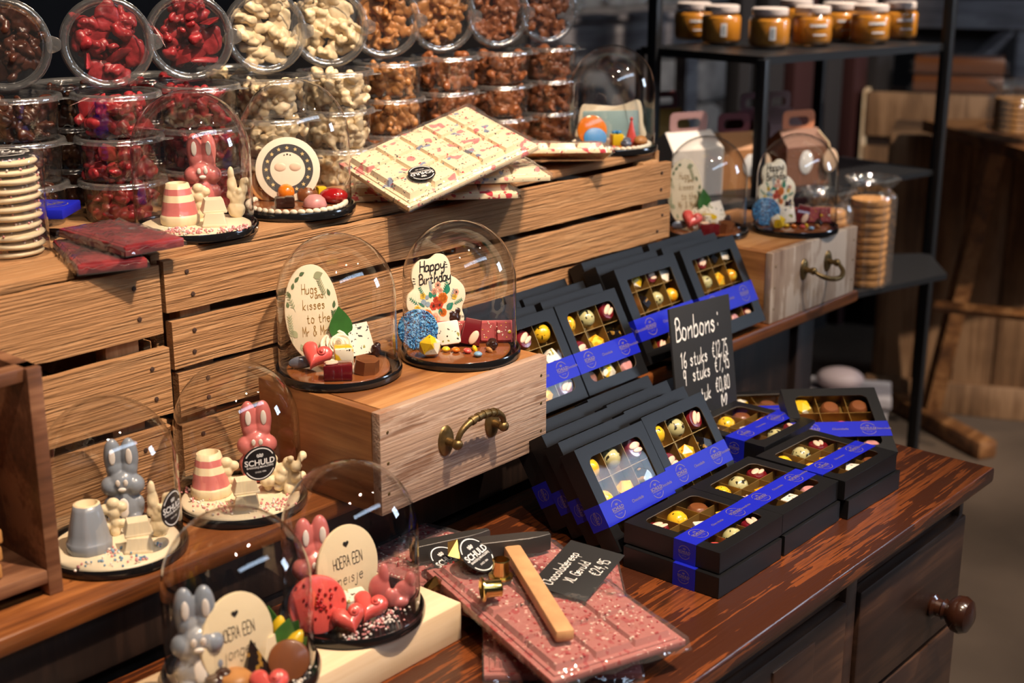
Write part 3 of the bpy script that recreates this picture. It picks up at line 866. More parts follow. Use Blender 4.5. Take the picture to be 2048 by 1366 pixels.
def box_parts(W, H, Tk, n, big):
    """returns the meshes of one presentation box lying flat: x wide, y from its foot, z up to the window"""
    mx, my = (.017, .016) if not big else (.021, .021)
    ww, wh = W - 2 * mx, H - 2 * my
    hole = rrect(ww, wh, .010 if not big else .002, 5, 0, H / 2)
    t = .0011
    b = MB()
    b.box((0, H / 2, t / 2), (W - .003, H - .003, t))
    for s in (-1, 1): b.box((s * (W / 2 - .0022), H / 2, (Tk - .003) / 2), (t, H - .005, Tk - .003)); b.box((0, H / 2 + s * (H / 2 - .0022), (Tk - .003) / 2), (W - .005, t, Tk - .003))
    tray = b.mesh('tray', M_CARD_BLACK)
    # lid: top frame with a hole, then four walls
    b = MB()
    o = rrect(W, H, .0012, 5, 0, H / 2)
    k = len(hole)
    for (zz, up) in ((Tk, True), (Tk - t, False)):
        vs = [(x, y, zz) for x, y in o] + [(x, y, zz) for x, y in hole]
        fs = [(i, (i + 1) % k, k + (i + 1) % k, k + i) for i in range(k)]
        b.add(vs, fs if up else [f[::-1] for f in fs])
    b.add([(x, y, z) for z in (Tk - t, Tk) for x, y in hole], [(i, (i + 1) % k, k + (i + 1) % k, k + i) for i in range(k)], 1)
    for s in (-1, 1):
        b.box((s * (W / 2 - t / 2), H / 2, Tk / 2), (t, H, Tk), 0.0004, 0, None, 1); b.box((0, H / 2 + s * (H / 2 - t / 2), Tk / 2), (W, t, Tk), 0.0004, 0, None, 1)
    lid = b.mesh('lid', [M_CARD_BLACK, M_EDGE_GLINT])
    b = MB(); b.box((0, H / 2, Tk - .0018), (ww + .004, wh + .004, .0003)); pane = b.mesh('window_film', M_PANE)
    b = MB(); iw, ih = W - .012, H - .012
    b.box((0, H / 2, .0022), (iw, ih, .0012))
    for i in range(n + 1):
        b.box((-iw / 2 + iw * i / n, H / 2, .0115), (.0009, ih, .019)); b.box((0, H / 2 - ih / 2 + ih * i / n, .0115), (iw, .0009, .019))
    div = b.mesh('divider', M_GOLDCARD)
    y0, y1 = .033 * H / .137, .064 * H / .137
    b = MB(); e = .0006
    b.box((0, (y0 + y1) / 2, Tk + e / 2), (W + 2 * e, y1 - y0, e)); b.box((0, (y0 + y1) / 2, -e / 2), (W + 2 * e, y1 - y0, e))
    for s in (-1, 1): b.box((s * (W / 2 + e / 2), (y0 + y1) / 2, Tk / 2), (e, y1 - y0, Tk))
    band = b.mesh('sleeve', M_BLUE)
    b = MB(); yc = (y0 + y1) / 2; s = (y1 - y0) * .43
    zz = Tk + e + .0003
    for q in ((-.30, .28) if not big else (-.28, .30)): logo_print(b, s, 0, T(q * W, yc, zz), True, 1.0)
    for q in ((-.01, .45) if not big else (.01, -.47)): b.add(*type_mesh('Chocolade', s * .42), 0, T(q * W * .98 if abs(q) < .4 else q * W * .96, yc, zz))
    logo_print(b, s, 0, T(-W / 2 - e - .0003, yc, Tk * .5) @ RZ(-90) @ RX(90) @ SC(.72, .72, 1), True)
    pr = b.mesh('gold_print', M_GOLDPRINT)
    return dict(tray=tray, lid=lid, pane=pane, div=div, band=band, pr=pr)
B9 = box_parts(.144, .137, .027, 3, False)
B16 = box_parts(.160, .155, .029, 4, True)


def bonbon_box(label, M, group, big=False, fill=None, where='', rows=None):
    p = B16 if big else B9
    t = thing('bonbon_box', label, 'bonbon box', M, group)
    link(p['tray'], 'tray', t); link(p['lid'], 'lid', t); link(p['pane'], 'window_film', t)
    d = link(p['div'], 'divider', link(p['tray'], 'insert_floor', t)) if False else link(p['div'], 'divider', t)
    s = link(p['band'], 'sleeve', t); link(p['pr'], 'gold_print', s)
    if fill:
        n = 4 if big else 3
        W, H = ((.160, .155) if big else (.144, .137)); iw, ih = W - .012, H - .012
        ks = fill.split(); r = random.Random(len(label))
        for j in range(n):
            for i in range(n):
                k = ks[(j * n + i) % len(ks)]
                if rows is not None and j not in rows: continue
                sc_ = 1.12 if not big else .94
                Mo = M @ T(-iw / 2 + iw * (i + .5) / n + r.uniform(-.002, .002), H / 2 + ih / 2 - ih * (j + .5) / n + r.uniform(-.002, .002) - .003, .0031) @ RZ(r.uniform(-40, 40)) @ SC(sc_, sc_, sc_ * .82)
                o = link(BON[k], 'bonbon', None)
                o.matrix_world = Mo
                pos = ((['upper', 'middle', 'lower'] if 'leaning' in label else ROW)[j] + ' ' + COLN[i]) if n == 3 else (ROW4[j] + ' row, ' + ROW4[i] + ' across')
                tag(o, BON_LABEL[k] + ', ' + pos + ' of ' + where, 'bonbon', 'bonbons in boxes')
    return t


def lean(x, y, z, a=57, yaw=0): return T(x, y, z) @ RZ(yaw) @ RX(a)
CZ = 0.845
# flat boxes at the front of the counter, two high
for i, (x, y, yaw, nm, fill) in enumerate([(1.3595, .779, 0, 'front pair nearest the camera', SETS9[1]), (1.5045, .7795, 0, 'middle pair', SETS9[2]), (1.652, .770, -1.5, 'right pair', SETS9[0])]):
    bonbon_box('black bonbon box lying flat underneath, ' + nm, T(x + [-.006, .001, .006][i], y - .004, CZ + .0007) @ RZ(yaw), 'flat bonbon boxes on the counter')
    bonbon_box('black windowed bonbon box lying flat on top, ' + nm, T(x, y, CZ + .0290) @ RZ(yaw), 'flat bonbon boxes on the counter', fill=fill, where=['the front flat box', 'the middle flat box', 'the right flat box'][i])
bonbon_box('black bonbon box lying flat behind the right pair, lower one', T(1.6945, .9165, CZ + .0007), 'flat bonbon boxes on the counter')
bonbon_box('black windowed bonbon box lying flat behind the right pair beneath the sign', T(1.6945, .9175, CZ + .0290), 'flat bonbon boxes on the counter', fill=SETS9[1], where='the flat box beneath the sign')
bonbon_box('black bonbon box lying flat under the tilted one, mostly hidden', T(1.812, .99, CZ + .0007) @ RZ(-44), 'flat bonbon boxes on the counter', fill=SETS9[3], where='the flat box behind the tilted one')
bonbon_box('black windowed bonbon box tilted towards the camera at the right counter end', T(1.758, .8600, CZ + .0008) @ RZ(-46) @ RX(24.5), 'flat bonbon boxes on the counter', fill=SETS9[3], where='the tilted right box')
# two leaning rows on the counter
NTH = ['front', 'second', 'third', 'rearmost']
for k, (x, y) in enumerate([(1.357, .941), (1.365, .973), (1.373, 1.006), (1.374, 1.039)]):
    bonbon_box('black bonbon box leaning back, %s of the left row on the counter' % NTH[k], lean(x, y, CZ + .001), 'bonbon boxes leaning on the counter', fill=SETS9[0] if k == 0 else None, where='the left leaning counter box', rows=(0, 1))
for k, (x, y) in enumerate([(1.508, .947), (1.513, .979), (1.519, 1.012), (1.521, 1.046)]):
    bonbon_box('black bonbon box leaning back, %s of the right row on the counter' % NTH[k], lean(x, y, CZ + .001), 'bonbon boxes leaning on the counter', fill=SETS9[2] if k == 0 else None, where='the right leaning counter box', rows=(0, 1))
# leaning rows on the sideboard
for k in range(4):
    bonbon_box('black bonbon box leaning back, %s of the row beside the drawer' % NTH[k], lean([1.427, 1.421, 1.424, 1.419][k], 1.157 + .0303 * k, Z0 + .001, 61), 'bonbon boxes leaning on the sideboard', fill='yegg yegg yegg wine yegg white wine gem wine'.replace('yegg yegg yegg', 'milk wine yegg') if k == 0 else None, where='the box beside the drawer')
for k in range(4):
    bonbon_box('black bonbon box leaning back, %s of the row behind the counter boxes' % NTH[k], lean([1.574, 1.580, 1.576, 1.570][k], 1.157 + .0303 * k, Z0 + .001, 61), 'bonbon boxes leaning on the sideboard', fill='aegg cegg wine wine gem pyr milk ygem rose' if k == 0 else None, where='the box with the shiny window')
F16 = 'milk ygem wine white rose pyr cegg aegg gem cegg pyr milk gem wine yegg gem'
for k in range(3):
    bonbon_box('large black bonbon box leaning back behind the sign, %s of three' % NTH[[0, 1, 3][k]], lean([1.757, 1.754, 1.760][k], 1.177 + .0325 * k, Z0 + .001, 62, 0), 'large bonbon boxes leaning on the sideboard', True, F16 if k == 0 else None, 'the sign box')
for k in range(3):
    bonbon_box('large black bonbon box leaning beside the far drawer, %s of three' % NTH[[0, 1, 3][k]], lean([1.931, 1.926, 1.934][k], 1.174 + .0325 * k, Z0 + .001, 62, 0), 'large bonbon boxes leaning on the sideboard', True, 'rose wine pyr white milk cegg gem aegg rose yegg milk wine cegg milk rose wine' if k == 0 else None, 'the far-drawer box')

# ---------------------------------------------------------------- chalk sign
sg = thing('price_sign', 'black chalkboard sign reading Bonbons with handwritten prices', 'sign', T(1.735, 1.078, CZ + .0042) @ RX(80) @ RZ(-3))
b = MB(); b.box((0, .1035, 0), (.163, .205, .004), .0008); b.obj('board', M_CHALKBOARD, sg)
b = MB()
def chalk(txt, x, y, h, w, sx=.56): b.add(*pen_mesh(txt, h, w, .06, .9), 0, T(x, y, .0024) @ SC(sx, 1, 1))
chalk('Bonbons:', -.072, .156, .033, .0036, .60)
chalk('16 stuks', -.066, .114, .0225, .0028); chalk('€12,75', .022, .117, .0215, .0026, .46)
chalk('9', -.062, .087, .0225, .0028); chalk('stuks', -.036, .090, .0225, .0028); chalk('€7,95', .026, .093, .0215, .0026, .52)
chalk('per stuk', -.062, .056, .0215, .0028); chalk('€0,80', .024, .062, .0205, .0026, .52)
chalk('c', -.004, .026, .020, .0028); chalk('<', .036, .030, .024, .0028, .7)
b.obj('chalk_writing', M_CHALK, sg)


# ---------------------------------------------------------------- glass cake domes
def dome_meshes():
    b = MB(); b.lathe([(0, 0), (.0785, 0), (.0805, .002), (.081, .008), (.0795, .0112), (.0775, .0105), (.0765, .006), (.0745, .0045), (0, .0045)], 64)
    b.v = [(x * .966, y * .966, z) for x, y, z in b.v]; base = b.mesh('base_tray', M_BLACKTRAY)
    pr = [(.0768, .0062), (.0762, .0075), (.0752, .013), (.0748, .05), (.0746, .098)]
    for i in range(1, 19):
        a = math.pi / 2 * i / 18
        pr.append((.0746 * math.cos(a), .098 + .077 * math.sin(a)))
    pr[-1] = (0, .175)
    b = MB(); b.lathe([(q * .966, z) for q, z in pr], 72)
    return base, b.mesh('dome_cover', M_DOME, 180)
DBASE, DCOVER = dome_meshes()


def dome(c, label, group='cake domes'):
    t = thing('cake_dome', label, 'cake dome', T(*c), group)
    link(DBASE, 'base_tray', t); link(DCOVER, 'dome_cover', t)
    return t


def put(me, name, label, cat, M, group=None, kind=None):
    return tag(link(me, name, None, M), label, cat, group, kind)


# ---- chocolate shapes
def bunny_meshes():
    sh = [((0, 0, .020), (.0215, .0180, .0225), None), ((0, -.002, .031), (.0150, .0135, .015), None),
          ((0, -.002, .0515), (.0165, .0145, .0145), None), ((-.0125, -.004, .0475), (.0115, .0120, .0115), None), ((.0125, -.004, .0475), (.0115, .0120, .0115), None),
          ((-.0088, .001, .079), (.0102, .0085, .0225), None), ((.0088, .001, .079), (.0102, .0085, .0225), None), ((-.0076, 0, .066), (.0098, .0092, .012), None), ((.0076, 0, .066), (.0098, .0092, .012), None),
          ((-.0115, -.0125, .0085), (.0082, .0095, .0085), None), ((.0115, -.0125, .0085), (.0082, .0095, .0085), None),
          ((-.0165, -.006, .026), (.0058, .0065, .009), None), ((.0165, -.006, .026), (.0058, .0065, .009), None)]
    body = fuse(sh, .0013, 5, 'bunny')
    w = {}
    def patch(r, n=16):
        b = MB(); b.ball((0, 0, 0), r, 0, None, n, 8); return b.mesh('patch', CH['white'], 180)
    return body, patch((.0036, .0012, .0095)), patch((.0026, .0012, .0042)), patch((.0046, .0016, .0024)), patch((.0062, .0016, .0115)), patch((.0045, .0014, .0055))
BUN = bunny_meshes()
BUNC = {k: remat(BUN[0], CH[k]) for k in ('pink', 'grey')}
for k in BUNC: BUNC[k].shade_smooth()


def bunny(kind, M, label):
    t = thing('chocolate_bunny', label, 'chocolate bunny', M, 'chocolate bunnies')
    link(BUNC[kind], 'body', t)
    for s in (-1, 1):
        link(BUN[1], 'inner_ear', t, T(s * .0090, -.0074, .082) @ RZ(s * -6))
        link(BUN[2], 'eye', t, T(s * .0042, -.0164, .0545) @ RX(6))
        link(BUN[5], 'foot_pad', t, T(s * .0120, -.0218, .0085) @ RX(-8))
    link(BUN[3], 'muzzle', t, T(0, -.0172, .0470))
    link(BUN[4], 'belly', t, T(0, -.0160, .0245) @ RX(-8))
    return t


def bell_mesh(stripes):
    """bootie: wide foot band, ribbed upper narrowing to an open top that leans back"""
    b = MB(); n = 40
    lev = [(.0235, 0), (.0245, .002), (.0248, .0105), (.0236, .0125), (.0228, .0135), (.0215, .022), (.0198, .031), (.0178, .040), (.0160, .048), (.0145, .054), (.0120, .055), (.0105, .046), (0, .044)]
    vs, fs = [], []
    k = len(lev)
    for i in range(n):
        a = 2 * math.pi * i / n
        for (r, z) in lev:
            w = 1 + (.03 if abs(((i * 4) % n) - n / 2) < 1 else 0)
            if i in (30, 29): w += .045
            vs.append((r * w * math.cos(a), r * w * .92 * math.sin(a) + (z / .055) ** 1.5 * .010, z))
    for i in range(n):
        j = (i + 1) % n
        for q in range(k - 1):
            if lev[q + 1][0] == 0: fs.append((i * k + q, j * k + q, i * k + q + 1))
            else: fs.append((i * k + q, j * k + q, j * k + q + 1, i * k + q + 1))
    b.add(vs, fs)
    me = b.mesh('bootie', [CH['grey'], CH['cream'], CH['pink']], 50)
    for p in me.polygons:
        z = sum(me.vertices[v].co.z for v in p.vertices) / len(p.vertices)
        q = p.index % (k - 1)
        if stripes: p.material_index = 1 if q <= 3 or q in (6, 8) or q >= 9 else 2
        else: p.material_index = 0 if q < 9 else 1
    return me
BELL = {False: bell_mesh(False), True: bell_mesh(True)}
FLOW = fuse([((0, 0, .006), (.006, .005, .008), None), ((0, 0, .016), (.006, .006, .008), None), ((-.009, -.001, .012), (.006, .005, .005), None), ((.008, 0, .014), (.006, .005, .005), None),
             ((0, 0, .027), (.008, .007, .008), None), ((-.010, 0, .031), (.0065, .006, .006), None), ((.009, 0, .033), (.006, .006, .006), None), ((0, -.001, .038), (.0075, .006, .0065), None)], .0012, 3, 'teddy_flower', [CH['cream']])
FEATH = fuse([((0, 0, .010), (.011, .008, .012), None), ((.002, 0, .024), (.010, .007, .012), None), ((-.004, 0, .040), (.0065, .006, .014), None), ((.010, 0, .038), (.005, .005, .012), None), ((-.005, 0, .055), (.0042, .004, .010), None),
              ((.013, -.002, .046), (.0042, .004, .005), None), ((.004, -.004, .033), (.004, .004, .005), None), ((-.008, -.002, .030), (.004, .004, .006), None)], .0012, 2, 'ear_of_wheat', [CH['cream']], .0012, 3)
_r = random.Random(5)
CLUS = fuse([((_r.uniform(-.022, .022), _r.uniform(-.006, .006), _r.uniform(.004, .044)), (_r.uniform(.004, .007),) * 3, None) for _ in range(34)] + [((0, .003, .018), (.018, .007, .018), None)], .0012, 1, 'almond_cluster', [CH['cream']], .0008, 2)


def chunk_mesh(w, d, h, m, taper=.004):
    b = MB(); b.pill(rrect(w, d, .0015, 3), 0, h * .2, .0006); b.prism(rrect(w - .001, d - .001, .0015, 3), h * .18, h, 0, None, taper)
    return b.mesh('chunk', CH[m], 30)
BRICK = chunk_mesh(.030, .021, .0165, 'ivory')


def sprinkles(name, c, pts, mats, label, seed, n, parent=None):
    """loose sugar pearls lying on a plate: nobody could count them"""
    r = random.Random(seed); b = MB()
    for _ in range(n):
        cx, cy, sp = pts[r.randrange(len(pts))]
        rr = r.uniform(.0011, .0017)
        b.ball((cx + r.gauss(0, sp), cy + r.gauss(0, sp * .7), rr * .8 + (rr * 1.4 if r.random() < .15 else 0)), rr, r.randrange(len(mats)), None, 8, 5)
    return tag(b.obj(name, [CH[m] for m in mats], None, T(*c), 180), label, 'sprinkles', None, 'stuff')


def disc_mesh(r, h, m, seed=1, wob=.0):
    q = random.Random(seed); ph = [q.uniform(0, 6.28) for _ in range(5)]
    f = (lambda a: 1 + wob * sum(math.sin((k + 2) * a + ph[k]) / (k + 1) for k in range(5))) if wob else None
    b = MB(); b.lathe([(0, 0), (r * .985, 0), (r, h * .3), (r * .995, h * .8), (r * .97, h), (0, h)], 56, 0, None, f)
    return b.mesh('disc', CH[m], 60)


def piped(r, n, me_r, m):
    b = MB()
    for i in range(n):
        a = 2 * math.pi * i / n
        b.ball((0, 0, 0), (me_r * 1.25, me_r * .85, me_r * .85), 0, RZ(math.degrees(a)) @ T(r, 0, me_r * .8) @ RZ(62), 10, 7)
    return b.mesh('piping', CH[m], 180)


def card_thing(name, label, outline, M, paint, th=.004, mat='ivory'):
    """flat chocolate card standing upright: outline in xy, printed on +z"""
    t = thing(name, label, 'chocolate card', M, 'printed chocolate cards')
    b = MB(); b.pill(outline, -th, 0, .0007); b.obj('card', CH[mat], t)
    for nm, m, fn in paint:
        b = MB(); fn(b); b.obj(nm, m, t)
    return t


def stand(c, yaw, lean_back=8, dz=0.0, roll=0): return T(c[0], c[1], c[2] + dz) @ RZ(yaw) @ RX(90 - lean_back) @ RZ(roll)
def up(c, yaw=0): return T(*c) @ RZ(yaw)


INK_LEAF = plain('printed_leaf_green', (0.10, 0.16, 0.07), 0.5)
INK_LEAF2 = plain('printed_sage', (0.36, 0.38, 0.22), 0.5)
INK_TEAL = plain('printed_teal', (0.02, 0.22, 0.13), 0.5)
INK_ORANGE = plain('printed_orange', (0.80, 0.20, 0.02), 0.5)
INK_RED = plain('printed_red', (0.62, 0.07, 0.03), 0.5)
INK_PEACH = plain('printed_peach', (0.85, 0.42, 0.28), 0.5)
INK_YEL = plain('printed_yellow', (0.80, 0.50, 0.06), 0.5)
INK_SKY = plain('printed_pale_blue', (0.30, 0.45, 0.45), 0.5)
INK_GB = plain('printed_grey_blue', (0.26, 0.34, 0.40), 0.5)


def leaf_at(b, x, y, l, w, rot, z=.0003): b.prism(leafy(l, w, 8), 0, .00015, 0, T(x, y, z) @ RZ(rot))
def dots(b, pts, z=.0003):
    for x, y, r in pts: b.prism(ellipse(r, r, 14), 0, .00015, 0, T(x, y, z))
def blossom(b, x, y, r, n=6, z=.0003):
    for k in range(n):
        a = 2 * math.pi * k / n
        b.prism(ellipse(r * .48, r * .48, 10, r * .55 * math.cos(a), r * .55 * math.sin(a)), 0, .00015, 0, T(x, y, z))
    b.prism(ellipse(r * .5, r * .5, 12), 0, .00015, 0, T(x, y, z))


def frond(b, x, y, l, rot, n=6, w=.0035, z=.0003):
    c, s = math.cos(RAD(rot)), math.sin(RAD(rot))
    b.prism([(-.0002, 0), (.0002, 0), (.0002, l), (-.0002, l)], 0, .00015, 0, T(x, y, z) @ RZ(rot))
    for k in range(n):
        q = l * (.2 + .75 * k / n)
        for sgn in (-1, 1): leaf_at(b, x - s * q, y + c * q, w * 1.25, w * .40, rot + sgn * 48, z)


def hugs_card(M, label):
    o = smooth_loop([(-.012, 0), (.014, .002), (.032, .022), (.041, .055), (.036, .088), (.020, .112), (0, .119), (-.022, .113), (-.039, .092), (-.045, .058), (-.036, .022)], 5)[::-1]
    o = o if area(o) > 0 else o[::-1]
    def txt(b):
        for s, x, y, h in (('Hugs', -.017, .083, .0125), ('and', .004, .0765, .0085), ('kisses', -.017, .063, .0125), ('to the', -.012, .046, .0125), ('Mr & Mrs', -.020, .030, .0120)):
            b.add(*pen_mesh(s, h, .0013, .06, 1.0), 0, T(x, y, .0003) @ SC(.68, 1, 1))
    def lv(b):
        for x, y, l, r in ((-.034, .080, .010, 30), (-.031, .090, .009, -20), (-.026, .099, .010, -50), (-.018, .107, .009, -70), (-.039, .068, .008, 10), (.028, .078, .010, 20), (.033, .062, .010, -10)): leaf_at(b, x, y, l, .005, r)
        for x, y, l, r in ((.034, .040, .020, 5),): frond(b, x, y, l, r, 6, .0045)
    def lv2(b):
        frond(b, -.036, .025, .035, 4, 8, .0045); frond(b, .022, .075, .028, 22, 7, .0045); leaf_at(b, .004, .103, .016, .010, -75); leaf_at(b, -.028, .030, .013, .008, 40); frond(b, -.028, .062, .030, 25, 6, .004); leaf_at(b, -.020, .012, .010, .006, 20)
    return card_thing('chocolate_card', label, o, M, [('lettering', M_GOLDINK, txt), ('leaf_print', INK_LEAF, lv), ('sage_print', INK_LEAF2, lv2)])


def area(o): return sum(o[i - 1][0] * o[i][1] - o[i][0] * o[i - 1][1] for i in range(len(o)))


def birthday_card(M, label):
    o = smooth_loop([(-.030, 0), (.022, .004), (.030, .012), (.038, .024), (.036, .038), (.043, .052), (.042, .066), (.032, .078), (.024, .084), (.024, .098), (.018, .110), (.006, .114), (-.006, .109), (-.020, .109), (-.032, .100), (-.036, .086), (-.034, .074), (-.044, .066), (-.047, .052), (-.041, .038), (-.038, .016)], 5)
    o = o if area(o) > 0 else o[::-1]
    def txt(b):
        b.add(*pen_mesh('Happy', .0135, .0021, .18, .3), 0, T(-.024, .0935, .0004) @ SC(.80, 1, 1)); b.add(*pen_mesh('Birthday', .0130, .0021, .18, .1), 0, T(-.0265, .0775, .0004) @ SC(.72, 1, 1))
        b.add(*pen_mesh('For You', .0036, .0005, .1, 1), 0, T(.020, .0262, .0004))
        for x, y, r in ((-.031, .086, 70), (-.0315, .083, 80), (-.031, .080, 95), (.018, .101, 60), (.0195, .098, 75), (.0195, .095, 88)): b.box((0, .0018, 0), (.0009, .0036, .0001), 0, 0, T(x, y, .0004) @ RZ(r))
    def fl(n_, *a):
        def f(b):
            for x, y, r in a: blossom(b, x, y, r, n_)
        return f
    return card_thing('chocolate_card', label, o, M, [
        ('lettering', M_INK, txt),
        ('leaf_print', INK_TEAL, lambda b: [leaf_at(b, *q) for q in ((.014, .060, .014, .009, -15), (.012, .040, .013, .009, -55), (-.010, .058, .009, .006, 10), (-.006, .058, .008, .006, -20), (-.018, .022, .009, .006, 10), (-.021, .048, .012, .003, 50), (.002, .034, .01, .006, 0))] + [frond(b, *q) for q in ((-.020, .060, .017, 22, 5, .003), (.008, .060, .020, -28, 5, .003), (-.030, .052, .017, 48, 4, .0028), (.022, .045, .017, -72, 5, .0028), (-.028, .034, .010, 80, 4, .0025))]),
        ('sage_print', INK_GB, lambda b: [dots(b, [(-.022, .054, .0042), (-.016, .060, .003), (-.016, .051, .0036)]), frond(b, -.008, .064, .018, 5, 6, .003), frond(b, .020, .053, .015, -30, 4, .003), frond(b, .012, .040, .010, -40, 4, .0026)]),
        ('orange_print', INK_ORANGE, fl(8, (.0075, .0555, .0075), (-.0185, .037, .0075), (.006, .037, .0055), (-.020, .0265, .0045))),
        ('red_print', INK_RED, fl(6, (-.0075, .0475, .0058), (.0015, .0475, .0058), (-.003, .055, .0045))),
        ('peach_print', INK_PEACH, fl(6, (-.0085, .030, .0088), (.002, .0735, .0048), (.005, .066, .0040), (-.004, .066, .0048), (.029, .0605, .0044), (-.0295, .041, .0042), (-.030, .033, .0042))),
        ('yellow_print', INK_YEL, lambda b: [blossom(b, x, y, r, 5) for x, y, r in ((-.022, .0625, .0045), (-.032, .0475, .0045), (.0255, .055, .0042))] + [dots(b, [(-.0085, .030, .0028)], .0006), b.add(*ring(.005, .0006, 0, 360, 4, 1.55, .95), 0, T(.0265, .0278, .0004) @ RZ(45) @ SC(.9, .9, 1))]),
        ('flower_eye_print', M_INK, lambda b: dots(b, [(-.0185, .037, .0020), (-.0075, .0475, .0012), (.0015, .0475, .0012), (.029, .0605, .001), (-.030, .033, .0009), (.002, .0735, .001), (-.0295, .041, .0008)], .0007))])


def hoera_card(M, label, word):
    o = ellipse(.041, .047, 44, 0, .045)
    def txt(b):
        b.pill(heart(.0075), 0, .0002, .00005, 0, T(0, .072, .0003))
        b.add(*pen_mesh('HOERA EEN', .0105, .0010, 0, .5, 3, 'C'), 0, T(0, .0475, .0004) @ SC(.58, 1.15, 1))
        b.add(*pen_mesh(word, .0135, .0008, .25, .9, 5, 'C'), 0, T(0, .0285, .0004) @ SC(.62, 1, 1))
    return card_thing('chocolate_card', label, o, M, [('lettering', M_INK, txt)], .004, 'cream')


# ---- small sweets, each a mesh made once
def sweets():
    s = {}
    b = MB(); b.pill(heart(.036), 0, .017, .006); b.lathe([(.0035, .0175), (.0055, .0185), (.0048, .0195), (0, .0180)], 16, 0, T(.006, .004, -.0008)); b.ball((.006, .0035, .018), .0025); s['heart'] = b.mesh('heart', CH['coral'], 180)
    b = MB()
    for k in range(9):
        a = 40 * k * 1.9; rr = .0035 + .0013 * k
        b.lathe([(.0004, 0), (rr, .002), (rr * 1.15, .010 - .0006 * k), (rr * .98, .0105 - .0006 * k), (rr * .86, .004), (0, .002)], 16, 0, RZ(a) @ T(.0010 * k * .5, 0, .003 - .0002 * k) @ SC(1, .9, 1))
    s['rose'] = b.mesh('rose', CH['piping'], 180)
    b = MB(); n = 10
    vs = []; fs = []
    for i in range(n + 1):
        t = i / n; w = .012 * math.sin(math.pi * t ** .85); z = .034 * t
        for q, x in enumerate((-w, -w * .5, 0, w * .5, w)): vs.append((x, .004 * t * t - abs(q - 2) * .0012 * (1 - t), z))
    for i in range(n):
        for q in range(4): fs.append((i * 5 + q, i * 5 + q + 1, i * 5 + q + 6, i * 5 + q + 5))
    m = len(vs)
    vs += [(x, y + .0012, z) for x, y, z in vs]; fs += [tuple(m + i for i in reversed(f)) for f in fs]
    for i in range(n): fs.append((i * 5, i * 5 + 5, m + i * 5 + 5, m + i * 5)); fs.append((i * 5 + 4, m + i * 5 + 4, m + i * 5 + 9, i * 5 + 9))
    b.add(vs, fs); s['leaf'] = b.mesh('leaf', CH['green'], 60)
    b = MB(); b.ball((0, 0, .008), (.0065, .0165, .008)); b2 = b.mesh('petal', CH['silver'], 180)
    for v in b2.vertices:
        k = 1 - max(0, (v.co.y + .004) / .0205) ** 2; v.co.x *= max(.05, k)
    s['petal'] = b2
    b = MB(); b.box((0, 0, .012), (.023, .023, .022), .002); s['cube_y'] = b.mesh('cube', CH['gem'], 30)
    b = MB(); b.box((0, 0, .0095), (.034, .023, .019), .0016); s['prism_w'] = b.mesh('block', CH['wine'], 30)
    b = MB(); b.ball((0, 0, 0), (.0085, .0036, .0022), 0, RZ(12)); s['almond'] = b.mesh('almond', CH['almond'], 180)
    b = MB(); b.prism(ellipse(.0160, .0160, 7), 0, .017, 0, None, .001); b.add(*ring(.010, .0012, 0, 300, 20), 0, T(0, 0, .0174)); b.add(*ring(.0055, .0012, 60, 330, 16), 0, T(0, 0, .0174)); s['hex'] = b.mesh('hex', CH['milk'], 30)
    b = MB(); b.pill(rrect(.030, .030, .003, 3), -.002, .011, .001); s['wsq'] = b.mesh('tile', CH['fleck'], 30)
    b = MB(); b.pill(smooth_loop([(-.013, 0), (.013, 0), (.0105, .034), (-.0105, .034)], 1), -.008, 0.004, .0015); s['wedge'] = b.mesh('wedge', CH['wine'], 30)
    g = bmesh.new(); bmesh.ops.create_icosphere(g, subdivisions=1, radius=.0158); b = MB(); b.bm(g, 0, T(0, 0, .0125)); s['gem'] = b.mesh('gem', CH['gem'], 10)
    b = MB(); b.lathe([(0, 0), (.0035, .0004), (.0056, .0028), (.0052, .0042), (.0033, .0060), (0, .0064)], 18); s['lentil'] = b
    s['truffle'] = fuse([((0, 0, .011), (.012, .011, .011), None), ((.004, -.002, .019), (.007, .008, .006), None), ((-.005, .001, .018), (.006, .007, .005), None)], .0011, 1, 'truffle', [CH['dark']], .0006, 4)
    b = MB()
    b.box((0, .0145, -.003), (.108, .029, .006), .001)
    for k in range(5): b.prism(rrect(.0195, .026, .001, 2), 0, .0035, 0, T(-.0432 + .0216 * k, .0145, 0), .002)
    s['rbar'] = b.mesh('bar', CH['ruby'], 30)
    b = MB()
    r = random.Random(2)
    for _ in range(40): b.ball((r.uniform(-.05, .05), r.uniform(.003, .027), .0035), (.0009, .0009, .0005), 0, None, 6, 4)
    for k, x in enumerate((-.002, .036, .050)): b.ball((x, .014, .0035), (.0026, .0026, .0008), 0, None, 10, 5)
    s['rbar_dots'] = b.mesh('dots', CH['gem'], 180)
    b = MB(); b.pill(ellipse(.0262, .0262, 36), -.006, 0, .002)
    r = random.Random(4)
    for _ in range(360):
        q, a = .0255 * math.sqrt(r.random()), r.uniform(0, 6.283)
        b.ball((q * math.cos(a), q * math.sin(a), .0003), .0010, 0, None, 6, 4)
    s['nonp'] = b.mesh('disc', CH['nonp'], 180)
    return s
SW = sweets()
LENT = {k: SW['lentil'].mesh('candy', CH[k], 180) for k in ('lemon', 'orange', 'coral', 'blue', 'caramel', 'milk', 'ygreen') if k in CH}
GDISC = disc_mesh(.066, .0035, 'gmilk', 3, .035)


